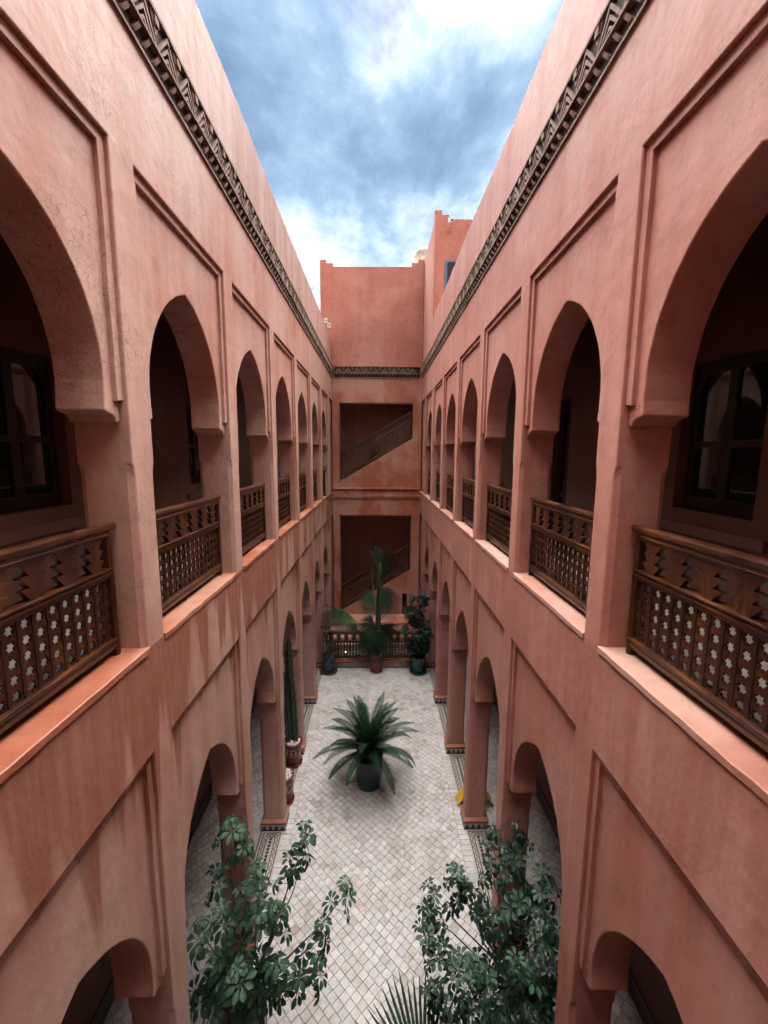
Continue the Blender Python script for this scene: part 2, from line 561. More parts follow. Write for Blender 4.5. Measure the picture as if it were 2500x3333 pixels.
def area(p):
    return 0.5 * abs(sum(p[i - 1][0] * p[i][1] - p[i][0] * p[i - 1][1] for i in range(len(p))))


TINTS = [((0.54, 0.495, 0.47), 18), ((0.59, 0.545, 0.52), 18), ((0.50, 0.455, 0.435), 14), ((0.51, 0.455, 0.43), 12), ((0.47, 0.44, 0.42), 9),
         ((0.45, 0.455, 0.44), 6), ((0.40, 0.43, 0.43), 2.5), ((0.50, 0.45, 0.375), 4), ((0.40, 0.345, 0.27), 2), ((0.41, 0.32, 0.265), 2), ((0.36, 0.33, 0.31), 2.5), ((0.31, 0.235, 0.15), 0.6)]


def tint(dark=1.0):
    c = random.choices([t for t, w in TINTS], [w for t, w in TINTS])[0]
    k = 0.78 * random.uniform(0.94, 1.06) * dark
    m_ = (0.51, 0.492, 0.480)
    return tuple((v * 0.66 + w * 0.34) * k * f for v, w, f in zip(c, m_, (0.98, 1.0, 1.035)))


def tile_geo(mb, poly, ztop, gap=0.0028):
    cx = sum(p[0] for p in poly) / len(poly)
    cy = sum(p[1] for p in poly) / len(poly)

    def inset(d):
        out = []
        n = len(poly)
        for i in range(n):
            p0, p1, p2 = Vector(poly[i - 1]), Vector(poly[i]), Vector(poly[(i + 1) % n])
            e1, e2 = (p1 - p0).normalized(), (p2 - p1).normalized()
            b = (e2 - e1)
            if b.length < 1e-4:
                out.append(tuple(p1))
                continue
            b.normalize()
            s = max(0.35, abs(e1.cross(b)))
            out.append(tuple(p1 + b * (d / s)))
        return out
    tx, ty = random.uniform(-.016, .016), random.uniform(-.016, .016)
    zt = ztop + random.uniform(-0.0022, 0.0022)
    a, c = inset(gap), inset(gap + 0.0035)

    def h(p, dz):
        return (p[0], p[1], zt + dz + (p[0] - cx) * tx + (p[1] - cy) * ty)
    b0 = len(mb.v)
    n = len(poly)
    mb.v += [h(p, -0.016) for p in a] + [h(p, -0.003) for p in a] + [h(p, 0) for p in c]
    for i in range(n):
        j = (i + 1) % n
        mb.f.append((b0 + i, b0 + j, b0 + n + j, b0 + n + i))
        mb.f.append((b0 + n + i, b0 + n + j, b0 + 2 * n + j, b0 + 2 * n + i))
        mb.c += [mb.col, mb.col]
    mb.f.append(tuple(b0 + 2 * n + i for i in range(n)))
    mb.c.append(mb.col)


def diag_tiles(x0, x1, y0, y1, p=0.131, seed=1):
    """hand-laid square tiles on the diagonal: rows keep their width, joints wander a little"""
    r = random.Random(seed)
    c_ = math.sqrt(0.5)
    us = [(x + y) * c_ for x in (x0, x1) for y in (y0, y1)]
    vs = [(y - x) * c_ for x in (x0, x1) for y in (y0, y1)]
    out = []
    u = min(us) - p
    while u < max(us) + p:
        pu = p * r.uniform(0.97, 1.04)
        v = min(vs) - p + r.uniform(-0.016, 0.016)
        while v < max(vs) + p:
            pv = p * r.uniform(0.95, 1.05)
            q = [(u, v), (u + pu, v), (u + pu, v + pv), (u, v + pv)]
            q = [(a + r.uniform(-.002, .002), b + r.uniform(-.002, .002)) for a, b in q]
            q = [((a - b) * c_, (a + b) * c_) for a, b in q]
            v += pv
            cx, cy = sum(a for a, b in q) / 4, sum(b for a, b in q) / 4
            if not (x0 - .1 < cx < x1 + .1 and y0 - .1 < cy < y1 + .1):
                continue
            q = clip(q, x0, x1, y0, y1)
            if len(q) >= 3 and area(q) > 0.0005:
                out.append((cx, cy, q))
        u += pu
    return out


tiles = diag_tiles(-1.82, 1.82, 3.0, 15.13)
seen = sorted([t for t in tiles if t[1] > 4.95 and abs(t[0]) < 1.25 and area(t[2]) > 0.012], key=lambda t: t[1])
near_ids = {id(t) for t in seen[:300]}
field = MB()
for t in tiles:
    mb = MB() if id(t) in near_ids else field
    mb.col = tint()
    tile_geo(mb, t[2], ZF)
    if mb is not field:
        mb.build('tile', M['tile'], court, norm=False)
for sx in (-1, 1):                       # corridor floors behind the arcades
    for t in diag_tiles(2.5, 3.94, 2.0, 16.0, seed=2 + sx):
        q = [(sx * a, b) for a, b in t[2]]
        if sx < 0:
            q.reverse()
        field.col = tint(0.9)
        tile_geo(field, q, ZF)
o = field.build('tile_field', M['tile'], court, norm=False)
o['kind'] = 'stuff'
for sx in (-1, 1):                       # single row of border tiles
    y = 3.0
    while y < 15.1:
        ln = random.uniform(0.115, 0.135)
        mb = MB()
        mb.col = tint()
        xs = (sx * 1.82, sx * 2.012)
        q = [(min(xs), y), (max(xs), y), (max(xs), min(y + ln, 15.13)), (min(xs), min(y + ln, 15.13))]
        tile_geo(mb, q, ZF)
        mb.build('border_tile', M['tile'], court, norm=False)
        y += ln

# mosaic thresholds under the ground-floor arches
mw, mk = MB(), MB()
PX, PY = 0.205, 0.945
mw.box(-PX - 0.02, PX + 0.02, -PY - 0.01, PY + 0.01, -0.012, 0.0)
def ring(mb, hx, hy, w, z0=-0.004, z1=0.003):
    mb.box(-hx, -hx + w, -hy, hy, z0, z1)
    mb.box(hx - w, hx, -hy, hy, z0, z1)
    mb.box(-hx + w, hx - w, -hy, -hy + w, z0, z1)
    mb.box(-hx + w, hx - w, hy - w, hy, z0, z1)
def zigzag(mb, p0, p1, amp, n, w, z0=-0.004, z1=0.003):
    p0, p1 = Vector(p0), Vector(p1)
    d = p1 - p0
    nn = Vector((-d.y, d.x)).normalized() * amp
    dd = d.normalized() * w * 0.72
    pts = [p0 + d * (i / (2 * n)) + (nn if i % 2 else -nn) for i in range(2 * n + 1)]
    for a, b in zip(pts, pts[1:]):
        q = [a - dd, a + dd, b + dd, b - dd]
        mb.prism([tuple(v) for v in q], lambda u, v, z: (u, v, z), z0, z1)
ring(mk, PX - 0.012, PY - 0.02, 0.020)
ring(mk, PX - 0.105, PY - 0.115, 0.020)
for sx in (-1, 1):
    zigzag(mk, (sx * (PX - 0.066), -PY + 0.07), (sx * (PX - 0.066), PY - 0.07), 0.024, 13, 0.018)
    zigzag(mk, (-(PX - 0.08), sx * (PY - 0.075)), ((PX - 0.08), sx * (PY - 0.075)), 0.024, 3, 0.018)
for i in range(-10, 11):
    t0 = [(0.033 * math.cos(a * math.pi / 4 + 0.39), i * 0.077 + 0.034 * math.sin(a * math.pi / 4 + 0.39)) for a in range(8)]
    mk.prism(t0, lambda u, v, z: (u, v, z), -0.004, 0.003)
mwm, mkm = mw.mesh('mosaic_panel', M['mosaic_w']), mk.mesh('mosaic_inlay', M['mosaic_k'])
for sx in (-1, 1):
    for k in range(2, 7):
        pp = place('mosaic_panel', mwm, court, Matrix.Translation((sx * 2.235, bay(k), ZF + 0.001)))
        q = place('mosaic_inlay', mkm, pp)
        q.matrix_parent_inverse = Matrix.Identity(4)
        q['kind'] = 'stuff'

# ------------------------------------------------------------------ arcade wings
def arch_outline(a, z0, z1, rise_z, n=18):
    """half outline of a slightly pointed horseshoe arch, from the spring line up to the apex; (offset, z)"""
    pts = [(a, z0)]
    zs = z0 + (rise_z - z0) * 0.17
    pts.append((a + 0.012, z0 + (zs - z0) * 0.5))
    pts.append((a + 0.014, zs))
    a2 = a + 0.014
    rise = rise_z - zs
    Rr = (rise * rise + a2 * a2) / (2 * a2)
    cx_ = a2 - Rr
    t1 = math.asin(min(1, rise / Rr))
    for i in range(1, n + 1):
        t = t1 * i / n
        pts.append((cx_ + Rr * math.cos(t), zs + Rr * math.sin(t)))
    pts[-1] = (0.012, rise_z - 0.004)
    return pts


def panel_poly(c, ztop, zspring, zapex, zbot):
    """the infill over an opening: rectangle minus arch with corbels, as one simple polygon in (y, z)"""
    A = 0.825
    h = arch_outline(A, zspring, zspring, zapex)
    right = [(HJ, ztop), (HJ, zbot), (A + 0.135, zbot), (A + 0.128, zbot + 0.028), (A + 0.095, zbot + 0.055), (A + 0.035, zbot + 0.066), (A, zbot + 0.078)]
    poly = right + h[1:] + [(0, zapex)] + [(-a, z) for a, z in reversed(h[1:])] + [(-a, z) for a, z in reversed(right)]
    return [(c + a, z) for a, z in poly]


ZU = dict(sill=ZS - 0.05, top=2.32, apex=1.67, spring=0.32, bot=0.24, step=0.41, ch=-0.09)
ZL = dict(sill=ZF - 0.02, top=-2.685, apex=-3.70, spring=-5.08, bot=-5.16, step=-4.99, ch=-5.50)
ROWS = [ZF - 0.05, -7.9, -6.8, ZL['ch'] - 0.11, ZL['ch'] - 0.05, ZL['ch'], ZL['bot'], ZL['top'], ZU['sill'], -0.9, ZU['ch'] - 0.11, ZU['ch'] - 0.05, ZU['ch'], ZU['bot'], ZU['top'], 3.34, 3.80]
KS = list(range(0, 9))
Y0W, Y1W = -1.2, 21.4


def row_ch(z):
    for Z in (ZU, ZL):
        if Z['sill'] - 0.01 <= z <= Z['ch'] + 0.001:
            d = Z['ch'] - z
            return 0.0 if d < 0.001 else (0.019 if d < 0.07 else 0.03)
    return 0.0


def build_wing(sx, mat, label):
    root = thing('arcade_wing', label, 'building', (sx * W, 9.0, ZF))
    X = lambda u: sx * (W + u)
    cols = [(Y0W, 0, None)]
    for k in KS:
        cols.append((bay(k) - HJ, -1, k))
        cols.append((bay(k) + HJ, 1, k))
    cols.append((Y1W, 0, None))
    mb = MB()
    idx = {}

    def vid(ci, ri, depth):
        key = (ci, ri, depth)
        if key not in idx:
            y, s, k = cols[ci]
            z = ROWS[ri]
            c = row_ch(z)
            if depth in (0, 3):
                y += s * c
            u = (0.0, 0.055, T - 0.055, T)[depth]
            idx[key] = len(mb.v)
            mb.v.append((X(u), y, z))
        return idx[key]

    def hole(ci, ri):
        if cols[ci][1] != -1 or cols[ci + 1][1] != 1:
            return False
        zm = (ROWS[ri] + ROWS[ri + 1]) / 2
        return ZU['sill'] < zm < ZU['top'] or zm < ZL['top']
    nC, nR = len(cols) - 1, len(ROWS) - 1
    for ci in range(nC):
        for ri in range(nR):
            if hole(ci, ri):
                for cc, other in ((ci, ci - 1), (ci + 1, ci + 1)):
                    for d in range(3):
                        mb.f.append((vid(cc, ri, d), vid(cc, ri + 1, d), vid(cc, ri + 1, d + 1), vid(cc, ri, d + 1)))
                if not hole(ci, ri + 1):
                    for d in range(3):
                        mb.f.append((vid(ci, ri + 1, d), vid(ci + 1, ri + 1, d), vid(ci + 1, ri + 1, d + 1), vid(ci, ri + 1, d + 1)))
                if ri > 0 and not hole(ci, ri - 1):
                    for d in range(3):
                        mb.f.append((vid(ci, ri, d), vid(ci + 1, ri, d), vid(ci + 1, ri, d + 1), vid(ci, ri, d + 1)))
            else:
                for d in (0, 3):
                    mb.f.append((vid(ci, ri, d), vid(ci + 1, ri, d), vid(ci + 1, ri + 1, d), vid(ci, ri + 1, d)))
    mb.c = [None] * len(mb.f)
    w = mb.build('wall', mat, root)
    add_bevel(w, 0.012, 2, 30)
    # arch infills: panel, stepped frame
    for Z in (ZU, ZL):
        sm = MB()
        D1, D2, GW = 0.034, 0.072, 0.078
        poly = panel_poly(0, Z['top'] - GW, Z['spring'], Z['apex'], Z['bot'])
        fr = [(HJ - 0.001, Z['top'] - 0.001), (HJ - 0.001, Z['step']), (HJ - GW, Z['step'] - 0.012), (HJ - GW, Z['top'] - GW), (-HJ + GW, Z['top'] - GW), (-HJ + GW, Z['step'] - 0.012), (-HJ + 0.001, Z['step']), (-HJ + 0.001, Z['top'] - 0.001)]
        frd = []
        rj = random.Random(60 + sx)
        for i_ in range(len(fr)):
            p_, q_ = fr[i_], fr[(i_ + 1) % len(fr)]
            frd.append(p_)
            if 2 <= i_ <= 4:
                n_ = 9
                for t_ in range(1, n_):
                    f_ = t_ / n_
                    jj = rj.uniform(-.0035, .0035)
                    frd.append((p_[0] + (q_[0] - p_[0]) * f_ + (jj if i_ != 3 else 0), p_[1] + (q_[1] - p_[1]) * f_ + (jj if i_ == 3 else 0)))
        sm.prism(frd, lambda y, z, u: (X(u), y, z), D1, D2 + 0.05)
        smm = sm.mesh('stepped_frame', mat)
        for v in smm.vertices:
            v.co.y += 0.004 * math.sin(v.co.z * 5 + sx)
        pvars = []
        for vi in range(4):
            rv = random.Random(40 + vi + (7 if Z is ZL else 0) + sx)
            ph1, ph2 = rv.uniform(0, 6), rv.uniform(0, 6)
            pv = MB()
            base_p = [(a * 0.9995, b_ ) for a, b_ in poly]
            out_p = []
            for a, b_ in base_p:
                if abs(a) > 0.99 or b_ > Z['apex'] + 0.02:
                    out_p.append((a, b_))
                else:
                    out_p.append((a + 0.007 * math.sin(b_ * 3.1 + ph1) + rv.uniform(-.003, .003), b_ + 0.008 * math.sin(a * 4 + ph2) + rv.uniform(-.002, .002)))
            pv.prism(out_p, lambda y, z, u: (X(u), y, z), D2, T - 0.004)
            pvars.append(pv.mesh('arch_panel', mat))
        for k in KS:
            if k == 0:
                continue
            p = place('arch_panel', pvars[(k * 3 + (1 if sx > 0 else 0)) % 4], root)
            p.matrix_basis = Matrix.Translation((0, bay(k), 0))
            add_bevel(p, 0.012, 2, 40)
            q = place('stepped_frame', smm, p)
            q.matrix_parent_inverse = Matrix.Identity(4)
            add_bevel(q, 0.004, 1, 40)
    b = MB()
    for Z in (ZU, ZL):
        b.box(*sorted((X(0.06), X(0.24))), bay(8) - HJ - 0.05, Y1W, Z['sill'], Z['top'] + 0.02)
    b.build('end_bay_fill', mat, root)  # plate added across the last bay so its dark gap reads mid-tone
    # sills
    rr = random.Random(5 + sx)
    for k in KS:
        s = MB()
        n = 16
        ys = [bay(k) - 1.032 + 2.064 * i / n for i in range(n + 1)]
        for i in range(n + 1):
            jz, ju = rr.uniform(-.004, .004), rr.uniform(-.006, .004)
            s.v += [(X(-0.014 + ju), ys[i], ZS - 0.055), (X(-0.014 + ju), ys[i], ZS - 0.006 + jz), (X(-0.006 + ju), ys[i], ZS + jz), (X(T + 0.02), ys[i], ZS), (X(T + 0.02), ys[i], ZS - 0.055)]
        for i in range(n):
            for j in range(5):
                a, b = i * 5 + j, i * 5 + (j + 1) % 5
                s.f.append((a, b, b + 5, a + 5))
        s.f += [(0, 1, 2, 3, 4), tuple(n * 5 + j for j in (4, 3, 2, 1, 0))]
        s.c = [None] * len(s.f)
        s.build('sill', M['sill'] if sx < 0 else M['sill_r'], root, smooth=False)
    # plinths round the ground-floor piers
    for k in range(1, 8):
        y0, y1 = bay(k) + HJ - 0.035, bay(k + 1) - HJ + 0.035
        yc = (y0 + y1) / 2
        b = MB()
        b.box(*sorted((X(-0.035), X(T + 0.035))), y0 - 0.012, y1 + 0.012, ZF - 0.01, ZF + 0.185)
        pl = b.build('plinth', M['mosaic_w'], root, bevel=0.004)
        b = MB()
        # terracotta weathering on top
        x0, x1 = sorted((X(-0.05), X(T + 0.05)))
        b.box(x0, x1, y0 - 0.027, y1 + 0.027, ZF + 0.185, ZF + 0.215)
        xa, xb = sorted((X(-0.006), X(T + 0.006)))
        lo = [(x0, y0 - .027, ZF + .215), (x1, y0 - .027, ZF + .215), (x1, y1 + .027, ZF + .215), (x0, y1 + .027, ZF + .215)]
        hi = [(xa, y0 + .03, ZF + .262), (xb, y0 + .03, ZF + .262), (xb, y1 - .03, ZF + .262), (xa, y1 - .03, ZF + .262)]
        for i in range(4):
            j = (i + 1) % 4
            b.face([lo[i], lo[j], hi[j], hi[i]])
        b.build('plinth_ledge', M['sill'], pl)
        b = MB()

        def tri_row(fn, length, n):
            st = length / n
            b.prism([(0, 0), (length, 0), (length, 0.030), (0, 0.030)], fn, 0.0, 0.003)
            b.prism([(0, 0.155), (length, 0.155), (length, 0.184), (0, 0.184)], fn, 0.0, 0.003)
            for i in range(n):
                b.prism([(i * st + .012, 0.028), ((i + 1) * st - .012, 0.028), ((i + .58) * st, 0.125), ((i + .42) * st, 0.125)], fn, 0.0, 0.003)
        ya, yb_ = y0 - 0.012, y1 + 0.012
        Lx = T + 0.07
        tri_row(lambda s_, z, d: (X(-0.035 + s_), ya - d, ZF + z), Lx, 4)
        tri_row(lambda s_, z, d: (X(-0.035 + s_), yb_ + d, ZF + z), Lx, 4)
        tri_row(lambda s_, z, d: (X(-0.035 - d), ya + s_, ZF + z), yb_ - ya, 3)
        q = b.build('plinth_inlay', M['mosaic_k'], pl)
        q['kind'] = 'stuff'
    # parapet with a hand-finished top edge
    b = MB()
    y1p = 15.8 if sx > 0 else Y1W
    n = int((y1p - Y0W) / 0.22)
    prof = [(0.0, 3.80), (0.002, 4.3), (0.004, ZPAR - 0.05), (0.02, ZPAR - 0.012), (0.06, ZPAR), (0.26, ZPAR), (0.30, ZPAR - 0.04), (0.30, 3.80)]
    m_ = len(prof)
    for i in range(n + 1):
        y = Y0W + (y1p - Y0W) * i / n
        jz = 0.010 * math.sin(y * 1.3 + sx) + rr.uniform(-.006, .006)
        ju = 0.008 * math.sin(y * 0.9 + 2 * sx) + rr.uniform(-.004, .004)
        for j, (u, z) in enumerate(prof):
            f_ = (z - 3.8) / (ZPAR - 3.8)
            b.v.append((X(u + ju * f_), y, z + jz * f_))
    for i in range(n):
        for j in range(m_ - 1):
            a = i * m_ + j
            b.f.append((a, a + 1, a + 1 + m_, a + m_))
    b.c = [None] * len(b.f)
    b.build('parapet', M['pl_par'] if sx < 0 else mat, root)
    # gallery slabs, ceilings, roof
    for nm, z0, z1, mm, ua in (('gallery_floor', ZS - 0.30, ZS - 0.012, M['gfloor'], T), ('gallery_ceiling', 2.42, 2.6, M['ceil'], T), ('corridor_ceiling', -2.45, -2.35, M['ceil'], T), ('roof', 3.75, 3.95, M['pl_high'], 0.3)):
        b = MB()
        x0, x1 = sorted((X(ua), sx * (XI + (0.3 if nm != 'roof' else 3.0))))
        b.box(x0, x1, Y0W, Y1W, z0, z1)
        b.build(nm, mm, root)
    # inner wall with windows
    win = [(4.22, 5.44), (8.90, 10.12), (13.58, 14.80)] if sx < 0 else [(4.25, 5.45), (8.60, 9.34), (13.3, 14.5)]
    wz = [(-0.675, 1.13)] * 3 if sx < 0 else [(-0.675, 1.13), (ZS, 1.2), (-0.675, 1.13)]
    b = MB()
    xs = sorted((sx * XI, sx * (XI + 0.25)))
    ye = Y0W
    for (a, c), (za, zb) in zip(win, wz):
        b.box(*xs, ye, a, ZS - 0.02, 2.45)
        b.box(*xs, a, c, zb, 2.45)
        if za > ZS:
            b.box(*xs, a, c, ZS - 0.02, za)
        ye = c
    b.box(*xs, ye, Y1W, ZS - 0.02, 2.45)
    b.box(*xs, Y0W, Y1W, ZF - 0.1, ZS - 0.3)
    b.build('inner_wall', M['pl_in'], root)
    b = MB()
    xs2 = sorted((sx * (XI - 0.02), sx * XI))
    b.box(*xs2, Y0W, Y1W, ZF, ZF + 0.34)
    b.build('corridor_skirting', M['mosaic_k'], root)
    for (a, c), (za, zb) in zip(win, wz):
        if za > ZS:
            b = MB()
            b.box(*sorted((sx * (XI - 0.05), sx * XI)), a - 0.2, c + 0.2, za - 0.30, za - 0.17)
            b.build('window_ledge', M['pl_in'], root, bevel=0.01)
        fx = sx * (XI + 0.13)
        fr = MB()
        f0, f1 = sorted((fx, fx + sx * 0.06))
        t = 0.09
        fr.box(f0, f1, a, a + t, za, zb)
        fr.box(f0, f1, c - t, c, za, zb)
        fr.box(f0, f1, a + t, c - t, zb - 0.14, zb)
        fr.box(f0, f1, a + t, c - t, za, za + 0.16)
        wf = fr.build('window', M['wood_dark'], root, bevel=0.008)
        mm_ = MB()
        yc = (a + c) / 2
        g0, g1 = sorted((fx + sx * 0.004, fx + sx * 0.05))
        mm_.box(g0, g1, yc - 0.06, yc + 0.06, za + 0.16, zb - 0.14)
        for s_ in (-1, 1):
            ya, yb2 = (a + t, yc - 0.06) if s_ < 0 else (yc + 0.06, c - t)
            mm_.box(g0, g1, ya, yb2, za + 0.78, za + 0.86)
            # lobed corners over each pane
            for e, d in ((ya, 1), (yb2, -1)):
                tri = [(e, zb - 0.14), (e, zb - 0.34), (e + d * 0.05, zb - 0.26), (e + d * 0.11, zb - 0.14)] if (e == ya) == (s_ < 0) else [(e, zb - 0.14), (e, zb - 0.17), (e + d * 0.03, zb - 0.14)]
                mm_.prism(tri, lambda y, z, u: (u, y, z), g0, g1)
        mm_.build('mullion', M['wood_dark'], wf)
        gp = MB()
        gx = fx + sx * 0.03
        gp.box(*sorted((gx, gx + sx * 0.006)), a + t * 0.5, c - t * 0.5, za + 0.08, zb - 0.07)
        gp.build('pane', M['glass'], wf)
    # carved wooden frieze
    add_frieze(root, lambda s_, p, z: (X(-p), s_, z), -1.0 if sx > 0 else -1.0, YB - 0.012, start_visible=2.6)
    return root


def chevron_meshes():
    """pieces of one frieze period, local: (along, proud, z)"""
    hw, zb, zt = 0.2025, 3.516, 3.772
    out = {}
    a = MB()
    for off, th in ((0.0, 0.030), (0.058, 0.026), (0.112, 0.024)):
        ap = zt - off * 1.55
        for s_ in (-1, 1):
            x_out = hw - off
            q = [(0, ap), (0, ap - th * 1.55), (s_ * (x_out - th), zb), (s_ * x_out, zb)]
            a.prism(q, lambda u, z, d: (u, d, z), 0.026, 0.058 - off * 0.05)
    out['chevron'] = a
    b = MB()
    b.prism([(-0.085, zt), (0.085, zt), (0.05, zt - 0.07), (0.012, zt - 0.15), (-0.012, zt - 0.15), (-0.05, zt - 0.07)], lambda u, z, d: (u, d, z), 0.026, 0.047)
    out['wedge'] = b
    c = MB()
    c.prism([(-0.034, zt - 0.085), (0.034, zt - 0.085), (0.034, zt - 0.018), (-0.034, zt - 0.018)], lambda u, z, d: (u, d, z), 0.026, 0.066)
    out['key_block'] = c
    d_ = MB()
    pr = [(0.004, 3.372), (0.014, 3.366), (0.030, 3.386), (0.042, 3.425), (0.048, 3.465), (0.044, 3.491), (0.004, 3.491)]
    d_.prism(pr, lambda p, z, u: (u + 0.7 * (z - 3.43), p, z), -0.022, 0.022)
    out['dentil'] = d_
    return out


_ch = chevron_meshes()
_chm = {k: v.mesh(k, M['frieze']) for k, v in _ch.items()}


def add_frieze(root, fn, s0, s1, start_visible=None):
    b = MB()

    def bar(p0, p1, z0, z1):
        n = max(2, int((s1 - s0) / 0.4))
        base = len(b.v)
        for i in range(n + 1):
            s_ = s0 + (s1 - s0) * i / n
            j = 0.003 * math.sin(s_ * 2.7 + z0 * 9) + random.uniform(-.0015, .0015)
            for p, z in ((p0, z0), (p1, z0), (p1, z1), (p0, z1)):
                b.v.append(fn(s_, p, z + j))
        for i in range(n):
            for k in range(4):
                a_, c_ = base + i * 4 + k, base + i * 4 + (k + 1) % 4
                b.f.append((a_, c_, c_ + 4, a_ + 4))
                b.c.append(None)
        b.f += [tuple(base + k for k in range(4)), tuple(base + n * 4 + k for k in (3, 2, 1, 0))]
        b.c += [None, None]
    bar(-0.02, 0.026, 3.318, 3.345)
    bar(-0.02, 0.066, 3.492, 3.514)
    bar(-0.02, 0.066, 3.774, 3.803)
    fr = b.build('frieze', M['frieze'], root)
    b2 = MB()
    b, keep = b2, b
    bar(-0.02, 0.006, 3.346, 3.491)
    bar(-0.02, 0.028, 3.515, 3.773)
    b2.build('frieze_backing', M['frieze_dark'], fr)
    o_ = Vector(fn(0, 0, 0))
    ax = Vector(fn(1, 0, 0)) - o_
    ay = Vector(fn(0, 1, 0)) - o_
    rot = Matrix(((ax.x, ay.x, 0, 0), (ax.y, ay.y, 0, 0), (0, 0, 1, 0), (0, 0, 0, 1)))
    st = start_visible if start_visible is not None else s0
    s_ = st
    inv = parent_world(fr).inverted()

    def put(nm, ss):
        q = place(nm, _chm[nm], fr)
        pt = Vector(fn(ss, 0, 0))
        tilt = Matrix.Rotation(random.uniform(-.012, .012), 4, 'Z')
        q.matrix_basis = Matrix.Translation((pt.x, pt.y, random.uniform(-.002, .002))) @ rot @ tilt
    while s_ + 0.2 < s1:
        put('chevron', s_ + 0.2025)
        put('wedge', s_)
        put('key_block', s_)
        s_ += 0.405
    s_ = st + 0.08
    while s_ + 0.05 < s1:
        put('dentil', s_ + random.uniform(-.006, .006))
        s_ += 0.155


wing_l = build_wing(-1, M['pl_left'], 'left terracotta arcade wing with two storeys of arches and finely cracked pale plaster')
wing_r = build_wing(1, M['pl_right'], 'right terracotta arcade wing with two storeys of arches and smooth pink plaster')

# unseen wall closing the court behind the viewpoint, raised to darken the jambs
b = MB()
b.box(-W - 2.3, W + 2.3, -1.6, -1.2, ZF - 0.1, 8.2)
tag(b.build('wall_near_unseen', M['pl_right']), None, None, kind='structure')

# ------------------------------------------------------------------ back wing with the staircase
back = thing('stair_wing', 'back terracotta wall with two stair openings and stepped top closing the courtyard', 'building', (0, YB, ZF))


def slab(mb, poly, y0, y1):
    mb.prism(poly, lambda x, z, y: (x, y, z), y0, y1)


O1 = dict(l=-1.675, r=1.60, top=2.225, sl=(-1.24, 0.715))
O2 = dict(l=-1.675, r=1.62, top=-2.82, sl=(-7.44, -5.385))
b = MB()
e = 0.0
ZT = 3.79
# wall as pieces butted edge to edge: left strip, right strip, lintels, sloped fills
slab(b, [(-W, ZF - .05), (O1['l'], ZF - .05), (O1['l'], ZT), (-W, ZT)], YB, YB + 0.35)
slab(b, [(O1['r'], ZF - .05), (W, ZF - .05), (W, ZT), (O1['r'], ZT)], YB, YB + 0.35)
slab(b, [(O1['l'], O1['top']), (O1['r'], O1['top']), (O1['r'], ZT), (O1['l'], ZT)], YB, YB + 0.35)
slab(b, [(O1['l'], O2['top']), (O1['r'], O2['top']), (O1['r'], O1['sl'][1]), (O1['l'], O1['sl'][0])], YB, YB + 0.35)
b.build('wall', M['pl_back'], back)
b = MB()
slab(b, [(O1['l'], ZF - .05), (1.233, ZF - .05), (1.233, O2['sl'][0] + 0.6274 * (1.233 - O2['l'])), (O1['l'], O2['sl'][0])], YB, YB + 0.35)
slab(b, [(1.47, ZF - .05), (O1['r'], ZF - .05), (O1['r'], O2['sl'][1] - 0.02), (1.47, O2['sl'][0] + 0.6274 * (1.47 - O2['l']))], YB, YB + 0.35)
slab(b, [(1.233, ZF - .05), (1.47, ZF - .05), (1.47, -7.70), (1.233, -7.70)], YB, YB + 0.35)
slab(b, [(1.233, -6.55), (1.47, -6.55), (1.47, O2['sl'][0] + 0.6274 * (1.47 - O2['l'])), (1.233, O2['sl'][0] + 0.6274 * (1.233 - O2['l']))], YB, YB + 0.35)
b.build('stair_wall', M['pl_back'], back)
b = MB()
for z0, z1, p, x0, x1 in ((-1.555, -1.515, 0.035, -1.70, 1.62), (-1.60, -1.56, 0.055, -W, 1.92), (-1.905, -1.868, 0.03, -W, W), (-1.965, -1.935, 0.045, -W, W), (-2.03, -2.0, 0.03, -W, W)):
    b.box(x0 + .002, x1 - .002, YB - p, YB + 0.01, z0, z1)
b.build('string_course', M['pl_back'], back, bevel=0.008)
for O in (O1, O2):
    b = MB()
    zt = O['top']
    b.box(O['l'] - 0.10, O['r'] + 0.04, YB - 0.022, YB + 0.01, zt + 0.058, zt + 0.082)
    b.box(O['l'] - 0.03, O['l'] - 0.002, YB - 0.02, YB + 0.01, O['sl'][0], zt + 0.056)
    b.box(O['r'] + 0.002, O['r'] + 0.03, YB - 0.02, YB + 0.01, O['sl'][1], zt + 0.056)
    b.box(O['l'] - 0.001, O['r'] + 0.001, YB - 0.015, YB + 0.01, zt + 0.002, zt + 0.03)
    b.build('opening_frame', M['pl_back'], back, bevel=0.006)
# upper free wall with stepped ends
b = MB()
slab(b, [(-2.46, 3.79), (1.995, 3.79), (1.995, 8.23), (1.73, 8.23), (1.73, 8.085), (1.47, 8.085), (1.47, 7.93), (-1.91, 7.89), (-1.91, 8.03), (-2.19, 8.03), (-2.19, 8.16), (-2.46, 8.16)], YB + 0.012, YB + 0.36)
b.build('upper_wall', M['pl_high'], back, bevel=0.012)
